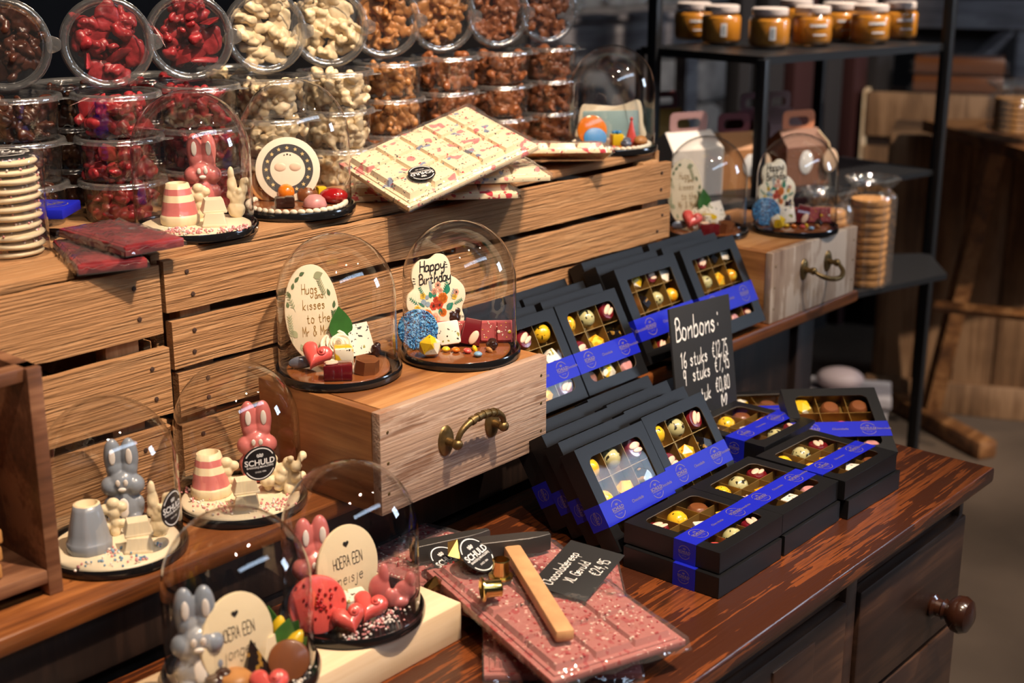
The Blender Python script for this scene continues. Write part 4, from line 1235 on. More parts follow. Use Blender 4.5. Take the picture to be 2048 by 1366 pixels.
def rel(c, p): return (p[0] - c[0], p[1] - c[1], p[2] - c[2])
A4 = (1.111, 1.225, 1.0705)
A5 = (1.266, 1.165, 1.0705)
P4 = dict(card=(1.1021, 1.2705, 1.0790), leaf=(1.1414, 1.2519, 1.0800), leaf2=(1.1222, 1.2743, 1.0800), pet=(1.0763, 1.2534, 1.0790), pet2=(1.1199, 1.2821, 1.0790), heart=(1.0828, 1.2334, 1.0790), rose=(1.1359, 1.2534, 1.0790), wedge=(1.1611, 1.2336, 1.0790), yel=(1.1124, 1.2172, 1.0790), wine=(1.0783, 1.1904, 1.0790), hexa=(1.1174, 1.1837, 1.0790), bud=(1.1713, 1.2217, 1.0790))
P5 = dict(card=(1.2735, 1.2037, 1.0790), nonp=(1.2250, 1.1985, 1.0790), bar=(1.2912, 1.1688, 1.0790), tile=(1.2645, 1.1829, 1.0790), wedge=(1.2829, 1.1647, 1.0790), gem=(1.2153, 1.1699, 1.0790), truf=(1.2994, 1.2090, 1.0790), c0=(1.2426, 1.1678, 1.0790), c1=(1.2488, 1.1571, 1.0790), c2=(1.2551, 1.1431, 1.0790), c3=(1.2693, 1.1465, 1.0790), c4=(1.2529, 1.1225, 1.0790), c5=(1.2752, 1.1261, 1.0790), lump=(1.2887, 1.1304, 1.0790))


def hugs_set(C, where, yaw0=0):
    def at(k, dz=0): r = rel(A4, P4[k]); q = RZ(yaw0) @ Vector(r); return (C[0] + q.x, C[1] + q.y, C[2] + r[2] + dz)
    put(GDISC, 'chocolate_disc', 'glossy milk chocolate disc under the sweets of ' + where, 'chocolate disc', up((C[0], C[1], C[2] + .0046), 20), 'dome chocolate discs')
    hugs_card(stand((at('card')[0] + .012, at('card')[1] - .002, at('card')[2]), -26 + yaw0, 7) @ SC(.80, 1, 1), 'oval cream card lettered Hugs and kisses in ' + where)
    g = 'sweets of the wedding domes'
    put(SW['leaf'], 'chocolate_leaf', 'upright green leaf behind the rose in ' + where, 'leaf', stand(at('leaf', .016), -15, 90) @ SC(1.35, 1, 1.4), g)
    put(SW['leaf'], 'chocolate_leaf', 'low green leaf left of the rose in ' + where, 'leaf', up(at('leaf2', .006), -30) @ RY(-25) @ SC(1.0, 1, .9), g)
    put(SW['petal'], 'chocolate_petal', 'lower silver-blue petal at the left of ' + where, 'petal', up(at('pet'), 60), g)
    put(SW['petal'], 'chocolate_petal', 'upper silver-blue petal behind the heart in ' + where, 'petal', up(at('pet2', .010), 75) @ RX(-20), g)
    put(SW['heart'], 'chocolate_heart', 'pink chocolate heart tilted in ' + where, 'heart', up(at('heart', .019), -45) @ RX(52) @ RZ(-22) @ T(0, 0, -.006), g)
    put(SW['rose'], 'chocolate_rose', 'white sculpted rose in ' + where, 'rose', up(at('rose', .013), -40) @ RX(55) @ SC(1.25, 1.25, 1.4), g)
    b = MB(); b.prism([(-.015, 0), (.015, 0), (.013, .040), (-.013, .040)], -.008, .008, 0)
    tag(b.obj('bonbon', CH['fleck'], None, up(at('wedge', .001), -35) @ RX(62) @ RZ(8)), 'white flecked wedge leaning at the right of ' + where, 'bonbon', g)
    put(SW['cube_y'], 'bonbon', 'yellow and white cube bonbon in ' + where, 'bonbon', up(at('yel', .004), -38), g)
    w = put(SW['prism_w'], 'bonbon', 'dark red almond-topped block at the front of ' + where, 'bonbon', up(at('wine', .0005), -44), g)
    link(SW['almond'], 'almond_flake', w, T(-.008, 0, .0205)); link(SW['almond'], 'almond_flake', w, T(-.007, -.005, .0205) @ RZ(12))
    put(SW['hex'], 'bonbon', 'milk chocolate seven-sided bonbon with a swirl in ' + where, 'bonbon', up(at('hexa', .0005), 10) @ RX(8), g)
    put(SW['truffle'], 'truffle', 'dark chocolate bud at the right edge of ' + where, 'truffle', up(at('bud'), 30) @ SC(.6, .6, .7), g)


def birthday_set(C, where, yaw0=0):
    def at(k, dz=0): r = rel(A5, P5[k]); q = RZ(yaw0) @ Vector(r); return (C[0] + q.x, C[1] + q.y, C[2] + r[2] + dz)
    put(GDISC, 'chocolate_disc', 'glossy milk chocolate disc under the sweets of ' + where, 'chocolate disc', up((C[0], C[1], C[2] + .0046), 170), 'dome chocolate discs')
    birthday_card(stand(at('card'), -14 + yaw0, 9), 'wavy Happy Birthday card with a printed bouquet in ' + where)
    g = 'sweets of the birthday domes'
    put(SW['nonp'], 'nonpareil_disc', 'blue nonpareil disc standing at the left of ' + where, 'sprinkle disc', stand(at('nonp'), -40 + yaw0, 14) @ T(0, .026, 0), g)
    r = put(SW['rbar'], 'ruby_bar', 'ruby bar of five chunks standing on edge in ' + where, 'chocolate bar', stand(at('bar'), -46 + yaw0, 14), g)
    link(SW['rbar_dots'], 'gold_dots', r)
    put(SW['wsq'], 'bonbon', 'white flecked square leaning on the ruby bar in ' + where, 'bonbon', stand(at('tile'), -42 + yaw0, 22, 0, 6) @ T(0, .0152, .004), g)
    w = put(SW['wedge'], 'bonbon', 'dark red wedge leaning on the ruby bar in ' + where, 'bonbon', stand(at('wedge'), -46 + yaw0, 20, 0, -12) @ T(0, 0, .006), g)
    link(SW['almond'], 'almond_flake', w, T(.004, .010, .0050) @ RZ(52) @ SC(1.15, 1.5, 1))
    put(SW['gem'], 'bonbon', 'yellow-white faceted gem at front left of ' + where, 'bonbon', up(at('gem'), 15), g)
    put(SW['truffle'], 'truffle', 'dark knotted truffle behind the ruby bar in ' + where, 'truffle', up(at('truf', .012), 10) @ SC(1.0, 1.0, 1.15), g)
    b = MB(); b.box((0, 0, .0065), (.026, .02, .012), .001); tag(b.obj('chocolate_piece', CH['milk'], None, up(at('truf'), 10)), 'milk chocolate block under the truffle in ' + where, 'chocolate', g)
    for k, (c, nm) in enumerate([('lemon', 'yellow'), ('orange', 'orange'), ('coral', 'red'), ('lemon', 'second yellow'), ('blue', 'pale blue'), ('caramel', 'brown')]):
        put(LENT[c], 'candy', nm + ' candy before the ruby bar in ' + where, 'candy', up(at('c%d' % k), 15 * k) @ RX([0, 8, 12, 70, 0, 55][k]) @ SC(1, 1, 1), g)
    put(SW['truffle'], 'chocolate_piece', 'lump of milk chocolate at the right of ' + where, 'chocolate', up(at('lump'), 60) @ SC(.7, .7, .55), g)


DM = 'glass dome over '
dome(A4, DM + 'a Hugs and kisses card on the whitewashed drawer'); hugs_set(A4, 'the wedding dome on the near drawer')
dome(A5, DM + 'a Happy Birthday card on the whitewashed drawer'); birthday_set(A5, 'the birthday dome on the near drawer')
A6 = (2.096, 1.331, 1.069); A7 = (2.226, 1.222, 1.069)
dome(A6, DM + 'a Hugs and kisses card on the far drawer'); hugs_set(A6, 'the wedding dome on the far drawer', -6)
dome(A7, DM + 'a Happy Birthday card on the far drawer'); birthday_set(A7, 'the birthday dome on the far drawer', -4)


# ---- bunny domes
CREAM_DISC = disc_mesh(.0690, .005, 'ivory', 5, .006)
def bunny_set(C, kind, where, P, seed, feather, bh=1.0):
    zt = C[2] + .0098
    put(CREAM_DISC, 'cream_disc', 'cream chocolate disc under the ' + kind + ' bunny in ' + where, 'chocolate disc', up((C[0], C[1], C[2] + .0046), seed * 40), 'dome chocolate discs')
    z = lambda k: (P[k][0], P[k][1], zt)
    g = 'chocolate figures of the bunny domes'
    put(BELL[kind == 'pink'], 'chocolate_bootie', ('pink and cream striped' if kind == 'pink' else 'grey-blue') + ' chocolate bootie in ' + where, 'chocolate bootie', up(z('bell'), P['bell_yaw']) @ SC(.98, .98, .90), g)
    bunny(kind, up(z('bun'), -38) @ SC(bh, bh, bh), kind + ' chocolate bunny standing in ' + where)
    put(FLOW, 'chocolate_teddy', 'cream teddy-shaped chocolate in ' + where, 'chocolate figure', up(z('flow'), -40), g)
    put(BRICK, 'chocolate_brick', 'lower cream chocolate brick in ' + where, 'chocolate brick', up(z('brick'), -40), g)
    q = z('brick'); put(BRICK, 'chocolate_brick', 'upper cream chocolate brick in ' + where, 'chocolate brick', up((q[0] + .004, q[1] + .006, q[2] + .0166), -28) @ RX(4), g)
    if feather: put(FEATH, 'chocolate_wheat', 'cream ear-of-wheat chocolate at the right of ' + where, 'chocolate figure', up(z('right'), -40), g)
    else: put(CLUS, 'almond_cluster', 'cream almond cluster at the right of ' + where, 'chocolate figure', up(z('right'), -45), g)
    pts = [(x - C[0], y - C[1], s) for x, y, s in P['spr']]
    sprinkles('sugar_sprinkles', (C[0], C[1], zt), pts, ('pinks', 'whites', 'pinks') if kind == 'pink' else ('blues', 'blues', 'whites', 'blues', 'pinks'), ('pink and white' if kind == 'pink' else 'blue and white') + ' sugar sprinkles on the disc in ' + where, seed, 170 if kind == 'pink' else 75)


def s3(p, s): return (p[0], p[1], s)
A8 = (.786, 1.236, .9453); A9 = (.957, 1.234, .9453); A1 = (1.046, 1.407, 1.2335)
d8 = dome(A8, DM + 'a grey bunny beside the stained box'); d9 = dome(A9, DM + 'a pink bunny with a round sticker, left of the near drawer')
dome(A1, DM + 'a pink bunny in front of the ruby tubs')
bunny_set(A8, 'grey', 'the dome beside the stained box', dict(bell=(0.7573, 1.2414, 0.9550), bell_yaw=-35, bun=(0.8231, 1.2695, 0.9550), flow=(0.7966, 1.2509, 0.9550), brick=(0.7904, 1.1987, 0.9550), right=(0.8276, 1.2144, 0.9550),
          spr=[s3((0.7664, 1.2133, 0.9550), .006), s3((0.7690, 1.2199, 0.9550), .004), s3((0.7621, 1.1844, 0.9550), .010), s3((0.7361, 1.2094, 0.9550), .010), s3((0.8101, 1.1911, 0.9550), .003), s3((0.7791, 1.1775, 0.9550), .005)]), 3, True)
bunny_set(A9, 'pink', 'the dome left of the near drawer', dict(bell=(0.9379, 1.2635, 0.9550), bell_yaw=-30, bun=(1.0021, 1.2551, 0.9550), flow=(0.9540, 1.2539, 0.9550), brick=(0.9399, 1.2018, 0.9550), right=(0.9988, 1.2037, 0.9550),
          spr=[s3((0.9123, 1.2253, 0.9550), .014), s3((0.9175, 1.2597, 0.9550), .010), s3((0.9628, 1.1794, 0.9550), .012), s3((0.9217, 1.2098, 0.9550), .008), s3((0.9305, 1.2910, 0.9550), .006), s3((0.9459, 1.1858, 0.9550), .012)]), 5, False)
bunny_set(A1, 'pink', 'the dome in front of the ruby tubs', dict(bell=(1.0360, 1.4234, 1.2430), bell_yaw=-30, bun=(1.1053, 1.4642, 1.2430), flow=(1.0730, 1.4325, 1.2430), brick=(1.0544, 1.3786, 1.2430), right=(1.1074, 1.4018, 1.2430),
          spr=[s3((1.0091, 1.3688, 1.2430), .012), s3((1.0419, 1.3435, 1.2430), .010), s3((1.0044, 1.3920, 1.2430), .008), s3((1.0630, 1.3411, 1.2430), .008)]), 7, True)
# stickers on two covers, following the glass
def cover_sticker(d, ang, z, s=.0205):
    q = sticker(d, s, RZ(ang) @ T(0, -.0727, z) @ RX(90))
    q.data = q.data.copy()
    for o in [q] + list(q.children):
        if o is not q: o.data = o.data.copy()
        for v in o.data.vertices:
            v.co.z += .0727 * (math.cos(v.co.x / .0727) - 1); v.co.x = .0727 * math.sin(v.co.x / .0727)
cover_sticker(d9, -19, .0750); cover_sticker(d8, 25, .058)

# ---- disc dome (stars) and picture dome on the crate
A2 = (1.214, 1.409, 1.2335); A3 = (1.910, 1.405, 1.2335)
dome(A2, DM + 'a round star-bordered plaque beside the white bars'); dome(A3, DM + 'a pale blue picture card at the right end of the crate')
MDISC = disc_mesh(.0640, .0045, 'milk', 9, .006); PIPE = piped(.0640, 40, .0045, 'piping')
for C, nm in ((A2, 'the star dome'), (A3, 'the picture dome')):
    o = put(MDISC, 'chocolate_disc', 'milk chocolate disc with piped cream rim in ' + nm, 'chocolate disc', up((C[0], C[1], C[2] + .0046)), 'dome chocolate discs')
    link(PIPE, 'piped_rim', o, T(0, 0, .003))
g = 'sweets of the star dome'
def star(b, x, y, r, z): b.prism([((r if k % 2 == 0 else r * .45) * math.cos(RAD(90 + 36 * k)), (r if k % 2 == 0 else r * .45) * math.sin(RAD(90 + 36 * k))) for k in range(10)], 0, .0002, 0, T(x, y, z))
card_thing('chocolate_plaque', 'round white plaque with a dark starry border in the star dome', ellipse(.043, .043, 48, 0, .043), stand((1.2191, 1.4308, 1.2430), -42, 12), [
    ('border_print', plain('printed_slate', (0.06, 0.058, 0.06), 0.5), lambda b: b.add(*ring(.0285, .0105, 0, 360, 60), 0, T(0, .043, .0003))),
    ('star_print', plain('printed_straw', (0.72, 0.55, 0.25), 0.5), lambda b: [star(b, .0285 * math.cos(RAD(22.5 * k)), .043 + .0285 * math.sin(RAD(22.5 * k)), .003, .0006) for k in range(16)]),
    ('dot_print', M_INK, lambda b: dots(b, [(-.004, .062, .0009), (0, .063, .0012), (.004, .062, .0009)])),
    ('raised_cheek', CH['almond'], lambda b: [b.ball((x, .046, 0), (.008, .006, .0012), 0, None, 14, 6) for x in (-.010, .010)])], .005, 'piping')
b = MB(); b.pill(ellipse(.0235, .0235, 32, 0, .0235), -.008, 0, .003)
t = thing('caramel_disc', 'tan chocolate disc with little caramel cubes at the left of the star dome', 'chocolate disc', stand((1.2031, 1.4551, 1.2430), -40, 22), g)
b.obj('disc', CH['caramel'], t); r = random.Random(8); b = MB()
for _ in range(16): b.box((0, 0, 0), (.005, .005, .004), .0004, 0, T(r.uniform(-.010, .014), r.uniform(.012, .036), .002) @ RZ(r.uniform(0, 90)) @ RX(r.uniform(-30, 30)))
b.obj('caramel_cubes', CH['caramel'], t)
b = MB(); b.ball((0, 0, .0115), .0118); tag(b.obj('bonbon', CH['orange'], None, up((1.2192, 1.4361, 1.2430)), 180), 'shiny orange ball bonbon in the star dome', 'bonbon', g)
b = MB(); b.lathe([(0, 0), (.0135, .001), (.0148, .008), (.0125, .014), (.0095, .0165), (.0075, .0145), (.005, .018), (0, .0185)], 24)
tag(b.obj('bonbon', CH['milk'], None, up((1.2415, 1.4210, 1.2430), 20) @ RX(12)), 'brown swirled round bonbon in the middle of the star dome', 'bonbon', g)
b = MB(); b.box((0, 0, .0075), (.026, .018, .013), .002); b.box((.006, -.002, .011), (.012, .016, .009), .002)
tag(b.obj('bonbon', CH['dark'], None, up((1.1881, 1.4031, 1.2430), -40)), 'dark square bonbon at the front of the star dome', 'bonbon', g)
b = MB(); b.lathe([(0, 0), (.0155, 0), (.0162, .002), (.0135, .010), (.008, .0150), (0, .0165)], 26); tag(b.obj('bonbon', CH['rose'], None, up((1.2183, 1.3781, 1.2430)), 180), 'dusty pink half-ball bonbon in the star dome', 'bonbon', g)
b = MB(); b.ball((0, 0, .009), (.0195, .0145, .011)); tag(b.obj('bonbon', CH['red'], None, up((1.2534, 1.3796, 1.2430), -50), 180), 'glossy red oval bonbon at the right of the star dome', 'bonbon', g)
b = MB(); b.box((0, 0, .008), (.012, .012, .016), .0015); tag(b.obj('bonbon', CH['lemon'], None, up((1.2644, 1.4163, 1.2430), -20)), 'small yellow cube behind the red bonbon in the star dome', 'bonbon', g)
g = 'sweets of the picture dome'
o = smooth_loop([(-.054, .002), (.054, .002), (.057, .03), (.054, .062), (.045, .069), (.028, .063), (.010, .059), (-.012, .060), (-.035, .062), (-.051, .060), (-.057, .03)], 5)
card_thing('chocolate_card', 'cream card with a pale blue picture in the picture dome', o if area(o) > 0 else o[::-1], stand((1.9559, 1.4395, 1.2410), -42, 8), [('picture_print', INK_SKY, lambda b: b.pill(rrect(.098, .046, .003, 3, 0, .028), 0, .0003, .0001, 0, T(0, 0, .0002)))])
b = MB(); b.pill(ellipse(.026, .026, 32, 0, .024), -.005, 0, .002); tag(b.obj('sugar_disc', CH['orange'], None, stand((1.8991, 1.4354, 1.2410), -40, 15)), 'orange sugar disc standing at the left of the picture dome', 'sugar disc', g)
b = MB(); b.pill(ellipse(.020, .017, 32, 0, .016), -.005, 0, .002); tag(b.obj('sugar_disc', CH['sky'], None, stand((1.8801, 1.4147, 1.2410), -40, 18)), 'bright blue sugar disc in front of the orange one in the picture dome', 'sugar disc', g)
t = thing('sugar_gift', 'yellow sugar gift cube with a blue bow in the picture dome', 'sugar gift', up((1.9159, 1.3983, 1.2410), -35), g)
b = MB(); b.box((0, 0, .010), (.020, .020, .020), .002); b.obj('cube', CH['lemon'], t)
b = MB()
for a in (0, 90, 180, 270): b.ball((.0045, 0, .0225), (.0045, .0022, .0028), 0, RZ(a), 10, 6)
b.obj('bow', CH['sky'], t)
b = MB(); b.lathe([(0, 0), (.011, 0), (.0115, .002), (.005, .026), (.0012, .042), (0, .042)], 20); b.ball((0, 0, .043), .003); tag(b.obj('party_hat', CH['coral'], None, up((1.9455, 1.3895, 1.2410))), 'orange-red party hat cone in the picture dome', 'party hat', g)
put(SW['truffle'], 'bonbon', 'grey-lilac lump in front of the picture card in the picture dome', 'bonbon', up((1.9039, 1.3698, 1.2410), 40) @ SC(1.1, .9, .7), g).data = remat(SW['truffle'], CH['silver'])
b = MB(); b.ball((0, 0, .008), (.014, .011, .009)); tag(b.obj('bonbon', CH['caramel'], None, up((1.9422, 1.3674, 1.2410), 10), 180), 'glossy amber lump at the right of the picture dome', 'bonbon', g)
for k, (c, nm, x, y) in enumerate([('coral', 'red', 1226, 299), ('orange', 'orange', 1240, 300), ('blue', 'pale blue', 1218, 300)]):
    put(LENT[c], 'candy', nm + ' candy at the front of the picture dome', 'candy', up([(1.8767, 1.3767, 1.2410), (1.8798, 1.3647, 1.2410), (1.8680, 1.3785, 1.2410)][k]), g)

# ---- the two front domes on the pine planks
A10 = (.921, 1.008, .8905); A11 = (.764, 1.000, .8905)
dome(A10, DM + 'a pink bunny and a Hoera een meisje card'); dome(A11, DM + 'a grey bunny and a Hoera een jongen card')
zt = .890 + .0048
bunny('pink', up((0.9012, 1.0457, 0.8948), -22) @ SC(1.04, 1.04, 1.04), 'pink chocolate bunny behind the ruby disc in the meisje dome')
bunny('grey', up((0.7169, 1.0048, 0.8948), -30) @ SC(1.06, 1.06, 1.06), 'grey chocolate bunny at the left of the jongen dome')
hoera_card(stand((0.9277, 1.0146, 0.8948), -4, 7), 'oval cream card lettered Hoera een meisje', 'meisje')
hoera_card(stand((0.7503, 0.9798, 0.8948), -4, 7), 'oval cream card lettered Hoera een jongen', 'jongen')
g = 'sweets of the meisje dome'
t = thing('ruby_disc', 'ruby chocolate disc with red crumbs at the front of the meisje dome', 'chocolate disc', stand((0.8641, 0.9937, 0.8948), -28, 20), g)
b = MB(); b.pill(ellipse(.031, .031, 40, 0, .031), -.009, 0, .004); b.obj('disc', remat(b.mesh('x', CH['coral']), CH['coral']).materials[0], t)
b = MB(); r = random.Random(6)
for _ in range(34): b.ball((r.gauss(.004, .011), r.gauss(.036, .010), .001), r.uniform(.0012, .002), 0, None, 8, 6)
b.obj('crumbs', CH['red'], t, None, 180)
sh = [((-.013, 0, .022), (.012, .006, .017), T(0, 0, 0)), ((.014, 0, .018), (.012, .006, .012), None), ((-.008, 0, .038), (.006, .005, .014), None), ((.020, 0, .030), (.006, .005, .010), None), ((0, -.004, .012), (.008, .006, .011), None), ((.008, -.004, .007), (.010, .007, .007), None)]
put(fuse(sh, .0013, 3, 'butterfly', [CH['pink']]), 'chocolate_butterfly', 'pink chocolate butterfly at the right of the meisje dome', 'chocolate figure', up((0.9558, 0.9834, 0.8948), -40), g)
put(SW['heart'], 'chocolate_heart', 'coral heart leaning in front of the ruby disc in the meisje dome', 'heart', up((0.8899, 0.9798, 0.9078), -35) @ RX(50) @ RZ(12) @ T(0, 0, -.006) @ SC(.95, .95, 1), g)
put(SW['heart'], 'chocolate_heart', 'coral heart tilted right of centre in the meisje dome', 'heart', up((0.9222, 0.9826, 0.9078), -45) @ RX(38) @ RZ(-18) @ T(0, 0, -.006), g)
b = MB(); b.box((0, 0, .012), (.026, .022, .024), .002); tag(b.obj('bonbon', CH['fleck'], None, up((0.9205, 1.0054, 0.8948), -20) @ RX(10)), 'white flecked cube behind the hearts in the meisje dome', 'bonbon', g)
sprinkles('sugar_sprinkles', (A10[0], A10[1], zt), [(x - A10[0], y - A10[1], .008) for x, y, _ in ((0.9259, 0.9713, 0.8948), (0.9036, 0.9671, 0.8948), (0.9506, 0.9736, 0.8948), (0.8804, 0.9615, 0.8948), (0.9254, 0.9633, 0.8948))], ('pinks', 'whites'), 'pink and white sugar pearls on the black tray of the meisje dome', 12, 150)
g = 'sweets of the jongen dome'
for k, (p, yaw, rl) in enumerate([((0.8140, 1.0043, 0.9068), -60, 10), ((0.8037, 0.9778, 0.9048), -20, 38)]):
    t = thing('lemon_sweet', ['upper lemon sweet between green leaves in the jongen dome', 'lower lemon sweet between green leaves in the jongen dome'][k], 'lemon sweet', up(p, yaw) @ RY(rl), g)
    b = MB(); b.lathe([(0, 0), (.006, .002), (.0085, .010), (.007, .019), (.003, .026), (0, .028)], 20); b.obj('lemon', CH['lemon'], t, None, 180)
    link(SW['leaf'], 'leaf', t, T(-.008, .002, -.002) @ RY(-14)); link(SW['leaf'], 'leaf', t, T(.006, .006, -.004) @ RY(22) @ SC(.8, 1, .8))
b = MB(); b.prism(rrect(.036, .036, .002, 3), 0, .040, 0, None, .024); tag(b.obj('bonbon', CH['black'], None, up((0.7642, 0.9839, 0.8948), -10)), 'black gold-streaked pyramid bonbon in the jongen dome', 'bonbon', g)
b = MB(); b.prism([(-.012, 0), (.012, 0), (.008, .036), (-.010, .030)], -.006, .006); tag(b.obj('bonbon', CH['ivory'], None, stand((0.7806, 0.9794, 0.8948), -40, 16)), 'white chocolate wedge beside the pyramid in the jongen dome', 'bonbon', g)
b = MB(); b.pill(ellipse(.0205, .0205, 36, 0, .0205), -.009, 0, .003); tag(b.obj('bonbon', CH['milk'], None, stand((0.7798, 0.9480, 0.8948), -44, 30)), 'round milk chocolate coin tilted at the right of the jongen dome', 'bonbon', g)
b = MB(); b.lathe([(0, 0), (.015, .001), (.0175, .006), (.0165, .0085), (.0150, .009), (.0150, .012), (.0165, .0125), (.0170, .016), (.012, .021), (0, .0225)], 26); tag(b.obj('macaroon', CH['caramel'], None, up((0.7344, 0.9715, 0.8948)), 180), 'tan macaroon at the front of the jongen dome', 'macaroon', g)
put(SW['truffle'], 'truffle', 'dark truffle beside the grey bunny in the jongen dome', 'truffle', up((0.7218, 0.9821, 0.8948), 20) @ SC(1.2, 1.2, 1), g)
put(SW['heart'], 'chocolate_heart', 'coral heart at the front of the jongen dome', 'heart', up((0.7510, 0.9421, 0.9068), -45) @ RX(45) @ T(0, 0, -.006), g)
sprinkles('sugar_sprinkles', (A11[0], A11[1], zt), [(x - A11[0], y - A11[1], .006) for x, y, _ in ((0.8026, 0.9490, 0.8948), (0.7855, 0.9384, 0.8948))], ('whites',), 'white sugar pearls at the right of the jongen dome', 14, 40)


# ---------------------------------------------------------------- clear tubs of chocolate clusters
def tub_meshes():
    b = MB(); b.lathe([(0, .001), (.044, .001), (.0465, .0), (.0475, .002), (.0520, .047), (.0530, .048), (.0535, .0495)], 44); body = b.mesh('tub_body', M_TUB, 60)
    b = MB(); b.lathe([(0, .0495), (.048, .0495)], 44); b.lathe([(.046, .0497), (.0474, .0502), (.048, .0495), (.0495, .0525), (.0535, .0535), (.0560, .0525), (.0570, .0495), (.0572, .0465), (.0578, .0462)], 44, 1)
    b.pill(smooth_loop([(.052, -.010), (.066, -.007), (.068, 0), (.066, .007), (.052, .010)], 4), .0462, .0468, .0002, 1)
    lid = b.mesh('tub_lid', [M_TUB, M_TUBRIM], 60)
    return body, lid
TUB, TLID = tub_meshes()


def nut_meshes():
    out = {}
    for kind in ('ruby', 'white', 'cara', 'milk', 'dark'):
        out[kind] = []
    shapes = []
    for v in range(7):
        r = random.Random(20 + v); sh = []
        if v < 3:      # knobbly cluster
            for _ in range(15):
                q = r.uniform(.0030, .0062)
                sh.append(((r.uniform(-.0115, .0115), r.uniform(-.0095, .0095), r.uniform(-.0075, .0075)), (q * r.uniform(.8, 1.5), q, q * r.uniform(.7, 1.0)), RZ(r.uniform(0, 180)) @ RX(r.uniform(-40, 40)) if False else None))
            sh.append(((0, 0, 0), (.0085, .007, .0055), None))
            shapes.append(fuse(sh, .0014, 1, 'cluster', [CH['nutruby']], .0022, v))
        elif v < 5:    # broken shard with sharp rims
            g = bmesh.new()
            for _ in range(11): g.verts.new((r.uniform(-.016, .016), r.uniform(-.012, .012), r.uniform(-.0045, .0045)))
            bmesh.ops.convex_hull(g, input=g.verts[:])
            loose = [q for q in g.verts if not q.link_faces]
            if loose: bmesh.ops.delete(g, geom=loose, context='VERTS')
            bmesh.ops.bevel(g, geom=g.edges[:], offset=.0012, segments=2, profile=.5, affect='EDGES')
            b = MB(); b.bm(g); shapes.append(b.mesh('cluster', CH['nutruby'], 50))
        elif v == 5:   # flat nutty base
            for _ in range(8): sh.append(((r.uniform(-.012, .012), r.uniform(-.011, .011), r.uniform(-.001, .002)), (r.uniform(.006, .010), r.uniform(.006, .009), .0042), None))
            shapes.append(fuse(sh, .0015, 1, 'cluster', [CH['nutruby']], .0020, v))
        else:
            sh = [((0, 0, 0), (.020, .017, .0048), None)] + [((r.uniform(-.014, .014), r.uniform(-.012, .012), 0), (.010, .008, .0046), None) for _ in range(5)]
            shapes.append(fuse(sh, .0016, 2, 'cluster', [CH['nutruby']], .0010, 9))
    for k in out: out[k] = [shapes[i] if k == 'ruby' else remat(shapes[i], CH['nut' + k]) for i in range(7)]
    return out
NUT = nut_meshes()
NUTW = dict(ruby='ruby', white='white', cara='caramel', milk='milk', dark='dark')


def tub(M, kind, label, seed, lying=False):
    t = thing('clear_tub', label, 'tub', M, 'tubs of chocolate clusters')
    link(TUB, 'tub_body', t); link(TLID, 'tub_lid', t)
    r = random.Random(seed)
    group = 'chocolate clusters'
    lab = '%s chocolate cluster inside %s' % (NUTW[kind], label.split(', ', 1)[1])
    spots = []
    # the side that can be seen: upright tubs by their wall, lying tubs by their lid
    if not lying:
        for lay, z in enumerate((.0145, .0355)):
            n = 6
            for k in range(n):
                a = RAD(-128 + 37 * (k - (n - 1) / 2) + 14 * lay + r.uniform(-7, 7))
                q = .0312
                spots.append(((q * math.cos(a), q * math.sin(a), z + r.uniform(-.0015, .0015)), r.choice((0, 1, 2, 3, 4, 5) if kind == 'ruby' else (0, 1, 2, 0, 1, 5))))
        spots.append(((-.002, .004, .026), 1))
    else:
        for lay, z in enumerate((.0335, .015)):
            tries = 0; pts = []
            while len(pts) < (13 if lay == 0 else 6) and tries < 900:
                tries += 1
                a = r.uniform(0, 6.283); q = .0385 * math.sqrt(r.random())
                x, y = q * math.cos(a), q * math.sin(a)
                if x > .034: continue
                if all((x - u) ** 2 + (y - w) ** 2 > .0178 ** 2 if lay == 0 else .022 ** 2 for u, w in pts): pts.append((x, y))
            for x, y in pts: spots.append(((x, y, z + r.uniform(-.002, .002)), r.choice((0, 3, 4, 3, 1, 6) if kind == 'ruby' else (0, 1, 2, 5, 5, 6)) if lay == 0 else r.choice((0, 1, 2))))
    for p, v in spots:
        o = link(NUT[kind][v], NUTW[kind] + '_chocolate_cluster')
        rot = RZ(r.uniform(0, 360)) @ RX(r.uniform(0, 360)) @ RY(r.uniform(0, 360))
        if v >= 5: rot = (RZ(r.uniform(0, 360)) @ RX(r.uniform(-16, 16))) if lying else (RZ(math.degrees(math.atan2(p[1], p[0])) + 90) @ RX(90 + r.uniform(-20, 20)) @ RZ(r.uniform(0, 360)))
        s = r.uniform(1.18, 1.42) if v < 5 else (r.uniform(1.0, 1.2) if v == 5 else .95)
        o.matrix_world = M @ T(*p) @ rot @ SC(s, s, s)
        tag(o, lab, NUTW[kind] + ' chocolate cluster', '%s clusters in the %s' % (NUTW[kind], label.split(', ', 1)[1]))
    return t


